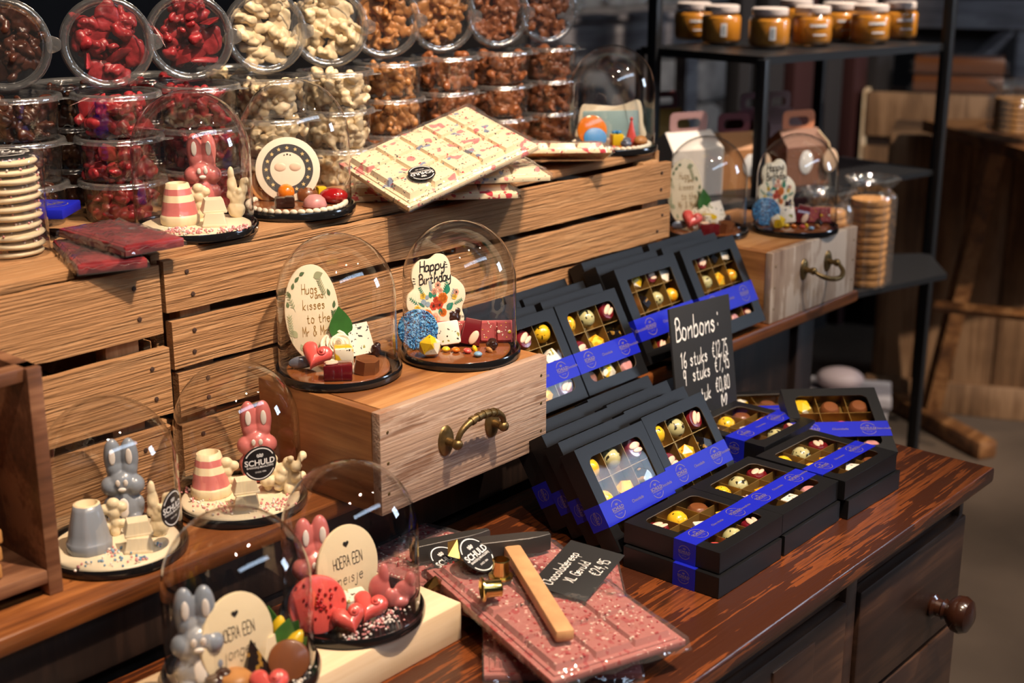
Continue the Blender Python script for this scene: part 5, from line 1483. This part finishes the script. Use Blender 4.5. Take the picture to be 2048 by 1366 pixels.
COLS = [(.938, 1.592, 'dark', 'leftmost stack'), (1.040, 1.526, 'ruby', 'second stack from the left'), (1.164, 1.522, 'ruby', 'third stack, behind the pink bunny dome'), (1.290, 1.521, 'white', 'fourth stack, behind the star dome'),
        (1.410, 1.520, 'white', 'fifth stack, left of the white bars'), (1.562, 1.562, 'cara', 'sixth stack, behind the white bars'), (1.690, 1.562, 'milk', 'seventh stack, behind the bar pile'), (1.818, 1.556, 'milk', 'second stack from the right'), (1.938, 1.548, 'milk', 'rightmost stack')]
LEV = ['bottom', 'middle', 'top']
TZ = 1.2335
for i, (x, y, kind, nm) in enumerate(COLS):
    y += .020
    for k in range(3):
        if kind == 'cara' and k == 0: kk = 'milk'
        else: kk = kind
        tub(T(x, y, TZ + k * .0552) @ RZ(rnd.uniform(-12, 12) - 40), kk, 'clear tub of %s clusters, %s tub of %s' % (NUTW[kk], LEV[k], nm), 100 + i * 3 + k)
    # the tub lying on top, lid towards the shopper
    ay = [-128, -124, -126, -122, -128, -126, -122, -118, -112][i]
    kk = {'milk': 'cara' if i == 6 else 'milk'}.get(kind, kind)
    M = T(x + .004, y + .016, TZ + 3 * .0552 + .0008 + .0572) @ RZ(ay) @ RY(90) @ RZ(90) @ T(0, 0, -.028)
    tub(M, kk, 'clear tub of %s clusters, lying tub on %s' % (NUTW[kk], nm), 300 + i, True)
# a second rank behind, seen through the gaps
for i, (x, y, kind, nm) in enumerate([(1.068, 1.690, 'dark', 'back stack left of the ruby tubs'), (1.190, 1.680, 'ruby', 'back stack behind the ruby tubs'), (1.335, 1.675, 'white', 'back stack behind the white tubs')]):
    for k in range(3): tub(T(x, y, TZ + k * .0552), kind, 'clear tub of %s clusters, %s tub of %s' % (NUTW[kind], LEV[k], nm), 500 + i * 3 + k)

# ---------------------------------------------------------------- tall clear can of cookies at the left edge
CC = (.832, 1.472, 1.2285)
t = thing('cookie_can', 'tall clear can stacked with cream cookies at the left edge', 'cookie can', T(*CC))
b = MB(); b.lathe([(0, .001), (.043, .001), (.0445, .003), (.0445, .104), (.0455, .106), (.0455, .120), (.043, .122)], 48); b.obj('can_wall', M_TUB, t, None, 60)
b = MB(); b.lathe([(0, .1215), (.0435, .1215), (.0457, .1200)], 48); d = b.obj('can_lid', M_TUB, t, None, 60)
b = MB(); b.lathe([(0, .1227), (.036, .1227), (.036, .1221)], 40); lb = b.obj('round_label', M_LABEL, t)
b = MB(); logo_print(b, .036, 0, T(0, 0, .1231) @ RZ(-40)); b.obj('label_print', M_WHITEPRINT, lb)
b = MB(); b.lathe([(.0445, 0), (.0452, .0005), (.0452, .0025), (.0445, .003)], 48); b.obj('foot_ring', M_BLACKTRAY, t)
zz = .0035
NTHC = ['lowest', 'second', 'third', 'fourth', 'fifth', 'sixth', 'seventh', 'eighth', 'ninth', 'tenth', 'topmost']
b = MB(); b.lathe([(0, 0), (.030, .0004), (.037, .0025), (.0392, .0048), (.037, .0072), (.028, .0088), (0, .0096)], 48, 0, None, lambda a: 1 + .015 * math.sin(3 * a) + .01 * math.sin(5 * a + 1)); ck = b.mesh('cookie', CH['cream'], 180)
for k in range(11):
    r = random.Random(40 + k)
    o = put(ck, 'cookie', NTHC[k] + ' cream-coated cookie in the tall clear can', 'cookie', T(CC[0] + r.uniform(-.002, .002), CC[1] + r.uniform(-.002, .002), CC[2] + zz) @ RZ(r.uniform(0, 360)) @ RX(r.uniform(-3, 3)), 'cookies in the tall can')
    b = MB()
    for _ in range(26):
        a, q = r.uniform(0, 6.28), r.uniform(.022, .038); b.ball((q * math.cos(a), q * math.sin(a), .0090), .0015, r.randrange(2), None, 8, 5)
    b.obj('sugar_pearls', [CH['pinks'], CH['whites']], o, None, 180)
    zz += .0106

# ---------------------------------------------------------------- wrapped bars
def bar_meshes(nx, ny, L, W, th, chunk_h):
    b = MB(); b.box((0, 0, th * .3), (L, W, th * .6), .0012)
    ex, ey = .010, .010
    cx, cy = (L - 2 * ex) / nx, (W - 2 * ey) / ny
    b.box((0, 0, th * .65), (L - .012, W - .012, th * .2), .001)
    for i in range(nx):
        for j in range(ny):
            b.prism(rrect(cx - .0012, cy - .0012, .001, 2), th * .70, th * .70 + chunk_h, 0, T(-L / 2 + ex + cx * (i + .5), -W / 2 + ey + cy * (j + .5), 0), min(cx, cy) * .085)
    return b
def wrap_mesh(L, W, th, tail=.012, seed=1):
    r = random.Random(seed); b = MB(); e = .0015
    nx, ny = 14, 10; vs = []
    for j in range(ny + 1):
        for i in range(nx + 1):
            x = -L / 2 - e + (L + 2 * e) * i / nx; y = -W / 2 - e + (W + 2 * e) * j / ny
            edge = i in (0, nx) or j in (0, ny)
            if i in (0, nx): x += (1 if i else -1) * r.uniform(0, tail * .35)
            vs.append((x, y, (th * .55 if edge else th + .0016) + r.uniform(-.0010, .0022)))
    fs = [(j * (nx + 1) + i, j * (nx + 1) + i + 1, (j + 1) * (nx + 1) + i + 1, (j + 1) * (nx + 1) + i) for j in range(ny) for i in range(nx)]
    b.add(vs, fs)
    # side skirts
    for s in (-1, 1):
        n = 12
        for (ax, L_, O_) in (('x', L, W), ('y', W, L)):
            v = []
            for i in range(n + 1):
                q = -L_ / 2 - e + (L_ + 2 * e) * i / n; o = s * (O_ / 2 + e + r.uniform(0, .001))
                for z in (.0003, th * .55):
                    v.append((q, o, z) if ax == 'x' else (o + s * (r.uniform(0, tail * .5) if z < .001 else 0), q, z))
            b.add(v, [(2 * i, 2 * i + 2, 2 * i + 3, 2 * i + 1) for i in range(n)])
    return b.mesh('wrap', M_WRAP, 60)
BARW = bar_meshes(5, 3, .236, .150, .0125, .0085)
BAR_A = BARW.mesh('bar', CH['bar'], 30); BAR_R = BARW.mesh('bar', CH['rbar'], 30)
WRAPW = wrap_mesh(.236, .150, .0178, .008, 4)


def frame(F, ex, ey, L, W):
    """matrix whose front left bottom corner sits at F"""
    x = Vector(ex).normalized(); y = Vector(ey); y = (y - x * x.dot(y)).normalized(); z = x.cross(y)
    m = Matrix(((x.x, y.x, z.x, F[0]), (x.y, y.y, z.y, F[1]), (x.z, y.z, z.z, F[2]), (0, 0, 0, 1)))
    return m @ T(L / 2, W / 2, 0)


def wbar(me, M, label, stick=False):
    t = thing('white_chocolate_bar', label, 'chocolate bar', M, 'speckled white chocolate bars')
    link(me, 'bar', t); link(WRAPW, 'wrapper', t)
    if stick:
        sticker(t, .0185, T(-.066, -.040, .0225) @ RZ(160))
    return t
wbar(BAR_A, frame((1.287, 1.272, 1.2385), (.225, -.033, .058), (.009, .139, .040), .236, .150), 'large pink and blue speckled white bar tilted on the pile, round sticker at its corner', True)
_b = bar_meshes(5, 2, .236, .105, .0125, .0085); BAR2A = _b.mesh('bar', CH['bar'], 30); BAR2R = _b.mesh('bar', CH['rbar'], 30); WRAP2 = wrap_mesh(.236, .105, .0178, .010, 6)
def wbar2(me, M, label):
    t = thing('white_chocolate_bar', label, 'chocolate bar', M, 'speckled white chocolate bars')
    link(me, 'bar', t); link(WRAP2, 'wrapper', t)
def frame_r(Fr, yaw, pitch_x, pitch_y, L=.236, W=.150): return T(*Fr) @ RZ(yaw) @ RY(pitch_x) @ RX(pitch_y) @ T(-L / 2, W / 2, 0)
wbar2(BAR2R, frame_r((1.470, 1.240, 1.2345), -42, 0, 0, .236, .105), 'red-splashed white bar flat on the crate, bottom of the pile')
wbar2(BAR2A, frame_r((1.512, 1.216, 1.2560), -36, 0, 0, .236, .105), 'blue-speckled white bar in the middle of the pile, under the tilted one')
wbar2(BAR2R, frame_r((1.735, 1.275, 1.2625), -47, 0, -15, .236, .105), 'red-splashed white bar at the right of the pile, seen edge-on')

# ---------------------------------------------------------------- dark red bars and blue packet on the left crate
b = MB(); b.box((0, 0, .0055), (.076, .148, .011), .0022); b.box((0, 0, .0112), (.066, .138, .0012), .0005); RB = b.mesh('bar', CH['redbar'], 30); RW = wrap_mesh(.076, .148, .0118, .004, 9)
def red_bar(M, label):
    t = thing('red_chocolate_bar', label, 'chocolate bar', M, 'dark red bars on the left crate'); link(RB, 'bar', t); link(RW, 'wrapper', t)
red_bar(T(.821, 1.318, 1.2335) @ RZ(-22) @ T(.038, .074, 0), 'lower dark red wrapped bar jutting over the left crate edge')
red_bar(T(.872, 1.299, 1.2480) @ RZ(-4) @ T(.036, .074, 0), 'upper dark red wrapped bar lying across the lower one')
b = MB(); b.box((0, 0, .006), (.065, .09, .012), .0015)
t = tag(b.obj('blue_packet', M_BLUE, None, T(*(0.9037, 1.5315, 1.2612)) @ RZ(38)), 'cobalt blue packet behind the red bars on the left crate', 'packet')
b = MB(); logo_print(b, .022, 0, T(0, -.02, .0124) @ RZ(-30)); b.obj('gold_print', M_GOLDPRINT, t)

# ---------------------------------------------------------------- big ruby slabs with toffee hammers on the counter
SL, SW_ = .272, .165
SCM = T(1.118, 1.030, .8555) @ RZ(92) @ RY(4)
SB = bar_meshes(4, 3, SL, SW_, .013, .007)
SLAB = SB.mesh('slab', CH['slab'], 30); SWRAP = wrap_mesh(SL, SW_, .0195, .016, 13)
r = random.Random(15); b = MB()
for _ in range(420):
    x, y = r.uniform(-SL / 2 + .012, SL / 2 - .012), r.uniform(-SW_ / 2 + .012, SW_ / 2 - .012)
    b.box((x, y, .0163), (r.uniform(.0012, .003), r.uniform(.0012, .0028), .0014), 0, 1 if r.random() < .42 else 0, T(x, y, 0) @ RZ(r.uniform(0, 180)) @ T(-x, -y, 0))
CRUMBS = b.mesh('crumbs', [CH['pale'], CH['crumb']], 30)


def slab(M, label, stick=None):
    t = thing('ruby_slab', label, 'chocolate slab', M, 'wrapped ruby chocolate slabs')
    link(SLAB, 'slab', t); c = link(CRUMBS, 'crumbs', t); c['kind'] = 'stuff'; link(SWRAP, 'wrapper', t)
    if stick: sticker(t, .0245, stick)
    return t


def hammer(M, label, hl=.210):
    """small toffee hammer lying flat: handle along x, head across y"""
    t = thing('toffee_hammer', label, 'hammer', M, 'toffee hammers on the slabs')
    b = MB(); b.box((hl / 2 - .001, 0, .0075), (hl, .0205, .014), .0035); b.obj('handle', W_HANDLE, t)
    b = MB()
    b.pill([(-.0095, -.052), (.0095, -.052), (.0100, .020), (.0075, .034), (.003, .048), (-.003, .048), (-.0075, .034), (-.0100, .020)], 0, .021, .002)
    b.obj('head', M_STEEL, t, None, 30)
    return t
SA = T(1.084, .868, .8790) @ RZ(71) @ RY(-1.5)
def on_slab(x, y, dz=.0207):
    q = SA.inverted() @ Vector((x, y, .88)); return SA @ T(q.x, q.y, dz) @ RZ(-71)
slab(T(1.122, .890, .8455) @ RZ(42), 'ruby slab underneath, its wrapped corner showing right of the price card')
slab(SA @ T(0, 0, 0), 'large ruby chocolate slab with white and red crumbs on top of the pile', SA.inverted() @ on_slab(*(1.0745, 0.9673, 0.8930)[:2], .0370) @ RZ(12) @ RX(36))
slab(SCM, 'ruby slab at the back left of the pile, behind the pine beam', T(-.010, .033, .0345) @ RZ(-79) @ RX(30))
h0, h1 = Vector((1.1277, 0.9628, 0.9000)), Vector((0.9964, 0.7677, 0.9000))
hammer(on_slab(h0.x, h0.y) @ RZ(math.degrees(math.atan2(h1.y - h0.y, h1.x - h0.x))), 'toffee hammer with pale wooden handle lying on the top ruby slab')
hammer(SCM @ T(.022, -.012, .0207) @ RZ(152), 'toffee hammer with dark head on the back left ruby slab', .058)
g = 'gold clips on the ruby slabs'
def clip(M, label, ring_=False):
    t = thing('gold_clip', label, 'clip', M, g)
    b = MB(); b.lathe([(.0118, 0), (.0138, .0006), (.0138, .0026), (.0098, .0034), (.0092, .020), (.0098, .0215), (.0082, .0222), (.0078, .002), (.0118, 0)], 28); b.obj('tube', M_GOLD, t, None, 30)
clip(on_slab(*(1.0194, 0.9116, 0.8950)[:2], .0345) @ RZ(-35) @ RY(90), 'gold clip lying on its side beside the pine beam')
clip(on_slab(*(1.0758, 0.9325, 0.8900)[:2]), 'gold clip standing open below the hammer handle')
def foil(M, label):
    b = MB(); b.add([(0, 0, 0), (.022, .002, .004), (.026, .014, 0), (.012, .018, .009), (-.002, .012, .002), (.012, .008, .014)], [(0, 1, 5), (1, 2, 5), (2, 3, 5), (3, 4, 5), (4, 0, 5), (0, 4, 3, 2, 1)])
    tag(b.obj('gold_bow', M_GOLD, None, M, 10), label, 'bow', g)
foil(on_slab(*(1.0783, 0.9961, 0.8900)[:2]) @ RZ(20) @ SC(1.2, 1.2, 1.2), 'gold foil tie between the two round stickers')
foil(SCM @ T(-.030, .062, .021) @ RZ(60) @ SC(1.2, 1.2, 1.2), 'gold foil tie beside the back round sticker')
pc = thing('price_card', 'small black price card reading Chocoladereep XL Gevuld on the slab', 'price card', on_slab(*(1.1410, 0.8742, 0.8940)[:2], .0245) @ RZ(14) @ RX(3) @ RY(-3))
b = MB(); b.pill(rrect(.112, .068, .001, 2), 0, .0008, .0002); b.obj('card', M_CHALKBOARD, pc)
b = MB()
for s, x, y, h in (('Chocoladereep', -.046, .012, .0125), ('XL Gevuld', -.030, -.007, .0120), ('€24,95', -.002, -.026, .0130)): b.add(*pen_mesh(s, h, .0013, .05, .55), 0, T(x, y, .0012) @ SC(.66, 1, 1))
b.obj('chalk_writing', M_CHALK, pc)


# ---------------------------------------------------------------- black display rack with jars of caramel sauce
rk = thing('display_rack', 'black iron display rack holding the caramel jars', 'rack', T(0, 0, 0))
N_, R_, L_ = Vector((2.546, 1.491)), Vector((3.120, 1.352)), Vector((2.590, 1.83))
B_ = R_ + L_ - N_
def post(p, z0, z1, w=.022):
    b = MB(); b.box((p[0], p[1], (z0 + z1) / 2), (w, w, z1 - z0), .002); b.obj('post', M_IRON, rk)
def plate(name, q, z, th=.010, rim=True):
    b = MB(); b.prism([(p[0], p[1]) for p in q], z - th, z); o = b.obj(name, M_IRON, rk); return o
for k, p in enumerate([L_ + (N_ - L_) * .12, R_, B_]): post(p, 0, 2.05, .024)
post(N_, .85, 1.335); post(L_, .85, 1.335, .016)
plate('shelf', [N_, R_, B_, L_], 1.340, .016)
E1 = (R_ - N_).normalized(); E2 = (L_ - N_).normalized()
plate('shelf', [N_ + Vector((.075, -.17)), R_ + Vector((-.17, -.12)), R_, L_ + E1 * .05], .850, .012)
JL = [('far left jar behind the left rack post', 1386, 84, 0), ('second jar from the left rack post', 1441, 91, 1), ('large bright jar with a barcode at the shelf corner', 1537, 99, 1), ('bright jar right of the barcode jar', 1622, 92, 0), ('jar half hidden behind the middle rack post', 1676, 84, 0), ('second jar from the right end', 1738, 87, 0), ('rightmost jar on the rack', 1794, 80, 0)]
JP = [(2.8100, 1.8371, 1.3410), (2.7545, 1.7269, 1.3410), (2.7315, 1.5898, 1.3410), (2.8503, 1.5515, 1.3410), (3.0293, 1.5795, 1.3410), (2.9970, 1.4847, 1.3410), (3.1461, 1.4880, 1.3410)]
b = MB(); b.lathe([(0, .002), (.034, .001), (.041, .004), (.0445, .012), (.0450, .058), (.042, .066), (.036, .070), (.036, .078)], 40); JG = b.mesh('jar_glass', M_GLASS, 60)
b = MB(); b.lathe([(0, .0035), (.033, .0035), (.040, .006), (.0433, .013), (.0438, .058), (.040, .064), (0, .064)], 40); JC = b.mesh('caramel_sauce', plain('caramel_sauce', (0.62, 0.23, 0.022), 0.3, coat=0.3), 60)
b = MB(); b.lathe([(0, .086), (.036, .086), (.039, .0845), (.039, .072), (.0385, .071), (0, .071)], 40); JD = b.mesh('jar_lid', plain('pale_lid', (0.80, 0.66, 0.58), 0.4), 40)
def curved(b, w, h, z, a0):
    n = 8; v = []
    for i in range(n + 1):
        a = RAD(a0) + w * (i / n - .5) / .0452
        for zz in (z - h / 2, z + h / 2): v.append((.0454 * math.cos(a), .0454 * math.sin(a), zz))
    b.add(v, [(2 * i, 2 * i + 2, 2 * i + 3, 2 * i + 1) for i in range(n)])
for k, (nm, _, _, bc) in enumerate(JL):
    t = thing('sauce_jar', 'jar of caramel sauce, ' + nm, 'jar', T(*JP[k]), 'caramel sauce jars on the rack')
    link(JG, 'jar_glass', t); link(JC, 'caramel_sauce', t); link(JD, 'jar_lid', t)
    b = MB()
    if bc:
        curved(b, .013, .028, .034, -140); b.obj('barcode_label', M_WHITEPRINT, t)
        b = MB()
        for i in range(7): curved(b, .009, .0012, .024 + .003 * i, -140)
        for i, v in enumerate(b.v): b.v[i] = (v[0] * 1.004, v[1] * 1.004, v[2])
        b.obj('barcode', M_INK, t)
    else:
        for w, h, z, a in ((.040, .0055, .046, -132), (.030, .0030, .026, -128)): curved(b, w, h, z, a)
        b.obj('label_print', M_WHITEPRINT, t)
for k, (nm, p) in enumerate([('back row jar behind the barcode jar', (3.1006, 1.7328, 1.3410)), ('back row jar right of the middle rack post', (3.2600, 1.6465, 1.3410))]):
    t = thing('sauce_jar', 'jar of caramel sauce, ' + nm, 'jar', T(*p), 'caramel sauce jars on the rack')
    link(JG, 'jar_glass', t); link(JC, 'caramel_sauce', t); link(JD, 'jar_lid', t)

# ---------------------------------------------------------------- gable gift boxes on the middle shelf of the rack
plate('shelf', [N_ + Vector((-.34, .06)), R_, R_ + E2 * .75, N_ + Vector((-.28, .72))], 1.050, .012)
def gift(p, yaw, colr, label, handle, w=.105, d=.075, h=.105, tagc=None, spot_=None):
    t = thing('gift_box', label, 'gift box', T(*p) @ RZ(yaw), 'handled gift boxes')
    b = MB()
    b.add([(-w / 2, -d / 2, 0), (w / 2, -d / 2, 0), (w / 2, d / 2, 0), (-w / 2, d / 2, 0), (-w / 2, -d / 2, h), (w / 2, -d / 2, h), (w / 2, d / 2, h), (-w / 2, d / 2, h), (-w / 2 + .006, 0, h + .034), (w / 2 - .006, 0, h + .034)],
          [(3, 2, 1, 0), (0, 1, 5, 4), (1, 2, 6, 5), (2, 3, 7, 6), (3, 0, 4, 7), (4, 5, 9, 8), (6, 7, 8, 9), (5, 6, 9), (7, 4, 8)])
    b.obj('carton', colr, t, None, 20)
    b = MB(); o = rrect(w * .74, .044, .012, 4, 0, h + .052); i = rrect(w * .46, .020, .008, 4, 0, h + .050); n = len(o)
    for y in (-.001, .001): b.add([(x, y, z) for x, z in o] + [(x, y, z) for x, z in i], [(k, (k + 1) % n, n + (k + 1) % n, n + k) for k in range(n)])
    b.obj('carry_handle', handle, t)
    if spot_:
        b = MB(); b.pill(ellipse(spot_[0], spot_[1], 28), 0, .0012, .0003, 0, T(spot_[2], -d / 2 - .0002, h * .60) @ RX(90)); q = b.obj('oval_label', spot_[3], t)
    if tagc:
        b = MB(); b.tube([(w * .36, -d * .2, h + .030), (w * .45, -d * .5, h + .005), (w * .47, -d * .55, h * .75)], .0022, 8); b.obj('ribbon', plain('straw_ribbon', (0.66, 0.48, 0.27), 0.6), t)
        b = MB(); b.pill(ellipse(.020, .026, 24), 0, .003, .001, 0, T(w * .47, -d * .57, h * .62) @ RX(90)); b.obj('hang_tag', tagc, t)
P_CREAM = plain('cream_carton', (0.72, 0.62, 0.52), 0.6); P_BROWN = plain('brown_carton', (0.20, 0.085, 0.045), 0.6); P_ORANGE = plain('orange_brown_carton', (0.42, 0.18, 0.06), 0.6); P_MAROON = plain('maroon_carton', (0.15, 0.03, 0.035), 0.6)
P_MAUVE = plain('mauve_card', (0.36, 0.19, 0.17), 0.6); P_COPPER = plain('copper_card', (0.62, 0.23, 0.11), 0.55); P_OVAL = plain('pale_oval', (0.72, 0.68, 0.62), 0.6); P_GREYPINK = plain('greyed_pink_seal', (0.42, 0.33, 0.33), 0.6); P_LATTE = plain('latte_tag', (0.62, 0.42, 0.27), 0.5); P_YELLOW = plain('ochre_carton', (0.62, 0.33, 0.07), 0.6)
gift((2.4885, 1.6305, 1.0505), -24, P_CREAM, 'cream gift box with a mauve handle and grey-pink seal', P_MAUVE, .125, .085, .098, None, (.017, .019, -.022, P_GREYPINK))
gift((2.6222, 1.6019, 1.0505), -30, P_ORANGE, 'orange-brown gift box with a pale oval label and maroon handle', P_MAROON, .105, .08, .085, P_LATTE, (.017, .024, .022, P_OVAL))
gift((2.7570, 1.5200, 1.0505), -24, P_BROWN, 'dark brown gift box with copper handle and hanging tags', P_COPPER, .115, .085, .085, P_LATTE, (.018, .026, -.006, P_OVAL))
gift((2.7560, 1.8750, 1.0505), -24, P_YELLOW, 'ochre gift box half hidden behind the picture dome', P_MAROON, .10, .07, .10)
gift((2.9419, 1.7472, 1.0505), -20, P_MAROON, 'maroon gift box at the back between the rack posts', P_MAROON, .10, .07, .09)
gift((2.9296, 1.6711, 1.0505), -24, P_MAUVE, 'mauve gift box in the back row beside the brown one', P_MAUVE, .09, .07, .10)

# ---------------------------------------------------------------- bags of round biscuits on the rack's low shelf
BISC = disc_mesh(.042, .0125, 'biscuit', 51, .02)
def bag(p, n, label, nm, s=1.0):
    t = thing('biscuit_bag', label, 'biscuit bag', T(*p), 'clear bags of biscuits')
    h = n * .0158
    r = random.Random(n * 3)
    b = MB(); b.lathe([(0, .0), (.047, .001), (.050, .01), (.049, h * .5), (.050, h), (.047, h + .008), (.036, h + .020), (.044, h + .028), (.056, h + .042), (.050, h + .046)], 40, 0, None, lambda a: 1 + .07 * math.sin(5 * a) + .06 * math.sin(11 * a + 1) + .05 * math.sin(17 * a))
    b.obj('film', M_WRAP, t, SC(s, s, 1), 70)
    for k in range(n):
        put(BISC, 'biscuit', ['lowest', 'second', 'third', 'fourth', 'fifth', 'sixth', 'seventh', 'eighth', 'ninth', 'tenth', 'eleventh', 'twelfth'][k] + ' golden biscuit from below in ' + nm, 'biscuit', T(p[0] + r.uniform(-.002, .002), p[1] + r.uniform(-.002, .002), p[2] + .002 + k * .0158) @ SC(s, s, 1), 'biscuits in ' + nm)
bag((2.745, 1.330, .8505), 12, 'tall clear bag of stacked golden biscuits beside the far drawer', 'the tall bag beside the far drawer')
bag((2.636, 1.376, .8505), 11, 'clear biscuit bag behind the far drawer, left of the tall one', 'the bag left of the tall one')
bag((2.86, 1.44, .8505), 7, 'clear biscuit bag at the back against the rack post', 'the bag at the rack post')

# ---------------------------------------------------------------- trestle table and plank cabinet at the right edge
tt = thing('trestle_table', 'old brown trestle table at the right edge of the picture', 'table', T(0, 0, 0))
A_, D1, D2 = Vector((4.27, 1.91)), Vector((-.64, -.768)), Vector((.768, -.64))
b = MB(); q = [A_, A_ + D1 * .85, A_ + D1 * .85 + D2 * .9, A_ + D2 * .9]; b.prism([(p.x, p.y) for p in q], .965, 1.0); b.obj('table_top', W_TRESTLE, tt)
f0, f1 = Vector((4.34, 1.97, 0)), Vector((4.065, 1.513, 0))
yaw = math.degrees(math.atan2(-(f1 - f0).y, -(f1 - f0).x))
b = MB(); m = (f0 + f1) / 2; b.box((0, 0, .03), ((f1 - f0).length, .07, .06), .012, 0, T(m.x, m.y, 0) @ RZ(yaw)); b.obj('foot_beam', W_TRESTLE, tt)
b = MB(); b.tube([(4.2583, 1.7921, 0.0577), (4.0803, 1.5924, 0.9584)], .036, 4); b.obj('slanted_post', W_TRESTLE, tt, None, 30)
b = MB(); b.tube([(4.0138, 1.7026, 0.4738), (3.9751, 1.3560, 0.5096)], .018, 4); b.obj('rail', W_TRESTLE, tt, None, 30)
cb = thing('plank_cabinet', 'weathered plank cabinet standing under the trestle table', 'cabinet', T(4.42, 1.80, 0) @ RZ(-67.6))
for k in range(4):
    b = MB(); b.box((-.195 + .13 * k, 0, .49), (.126, .024, .90), .003); b.obj('plank', W_TABLE, cb)
b = MB(); b.box((0, .23, .47), (.53, .42, .92), .003); b.obj('body', W_TABLE, cb)
b = MB(); b.box((0, -.018, .055), (.56, .03, .11), .004); b.obj('plinth', W_TABLE, cb)
for k in range(3):
    b = MB(); b.box((.276, .20, .22 + .26 * k), (.02, .40, .20), .003); b.obj('side_board', W_GREY, cb)
bag((3.9790, 1.4933, 1.0346), 6, 'low clear bag of golden biscuits on the trestle table', 'the bag on the trestle table', 1.7)
# slatted crate with wrapped cakes behind the rack
pc2 = thing('slatted_crate', 'brown slatted crate behind the right rack post', 'crate', T(*(5.2866, 2.2614, 0.6894)) @ RZ(-68) @ SC(1.12, 1, 1.12))
for k in range(3):
    b = MB(); b.box((0, 0, .17 - .19 * k), (.56, .02, .155), .003); b.obj('slat', W_TABLE, pc2)
b = MB(); b.box((-.285, .2, -.02), (.02, .40, .54), .003); b.obj('end_board', W_PINE, pc2)
b = MB(); b.box((0, .2, -.02), (.54, .36, .50), .003); b.obj('inner_box', W_CAB, pc2)
b = MB(); b.box((0, .2, -.63), (.5, .34, .70), .003); b.obj('base', W_CAB, pc2)
for k in range(2):
    b = MB(); b.box((0, 0, .03), (.30, .16, .055), .006)
    t = tag(b.obj('wrapped_cake', CH['milk'], None, T(*(5.2866, 2.2614, 0.6894)) @ RZ(-68) @ SC(1.12, 1, 1.12) @ T(.02, .12, .2475 + .064 * k)), ['lower wrapped brown cake slab on the slatted crate', 'upper wrapped brown cake slab on the slatted crate'][k], 'cake', 'wrapped cakes on the slatted crate')
    link(wrap_mesh(.30, .16, .06, .06, 5 + k), 'wrapper', t)
# grey timber bench far back with clear jars on it
gb = thing('grey_bench', 'long grey timber bench far behind at the left of the rack', 'bench', T(*(5.1606, 3.7000, 1.1253)) @ RZ(-12))
b = MB(); b.box((0, 0, 0), (1.15, .05, .15), .006); b.obj('apron', W_GREY, gb)
b = MB(); b.box((0, .2, .085), (1.2, .5, .03), .005); b.obj('bench_top', W_GREY, gb)
for x in (-.5, .45):
    b = MB(); b.box((x, .1, -.66), (.08, .08, 1.2), .005); b.obj('leg', W_GREY, gb)
b = MB(); b.tube([(.42, .06, -.75), (-.1, .06, -.10)], .035, 4); b.obj('brace', W_GREY, gb)
b = MB(); b.lathe([(0, .002), (.05, .001), (.054, .006), (.054, .15), (.046, .165), (.046, .185), (.049, .19)], 28); JAR2 = b.mesh('jar', M_GLASS, 60)
for k in range(8):
    put(JAR2, 'glass_jar', 'empty clear glass jar on the grey bench, %s from the left' % ['first', 'second', 'third', 'fourth', 'fifth', 'sixth', 'seventh', 'eighth'][k], 'glass jar', T(*(5.1606, 3.7000, 1.1253)) @ RZ(-12) @ T(-.47 + .115 * k, .12 + .04 * (k % 2), .101), 'glass jars on the grey bench')
g2 = thing('braced_timber_stand', 'grey timber frame with a diagonal brace behind the trestle table', 'frame', T(*(6.1046, 2.5086, 1.2235)) @ RZ(-66))
b = MB(); b.box((0, 0, 0), (.62, .05, .125), .006); b.obj('rail', W_GREY, g2)
b = MB(); b.box((.20, .02, -.60), (.075, .06, 1.1), .005); b.obj('post', W_GREY, g2)
b = MB(); b.tube([(-.20, .02, -.40), (.15, .02, -.06)], .034, 4); b.obj('brace', W_GREY, g2, None, 30)
b = MB(); b.box((.05, .10, -.62), (.62, .03, 1.36), .005); b.obj('back_board', M_MORTAR, g2)
# small crate on the floor under the sideboard end
b = MB(); b.box((0, 0, .09), (.30, .22, .18), .006); b.box((0, 0, .185), (.32, .24, .02), .006)
t = tag(b.obj('floor_crate', W_GREY, None, T(3.86, 1.93, 0) @ RZ(-64)), 'small grey crate on the floor beyond the sideboard', 'crate')
b = MB(); b.ball((0, 0, .035), (.075, .055, .035)); tag(b.obj('paper_parcel', P_GREYPINK, None, T(3.86, 1.93, .1955) @ RZ(-60), 180), 'pale rounded parcel on the small floor crate', 'parcel')
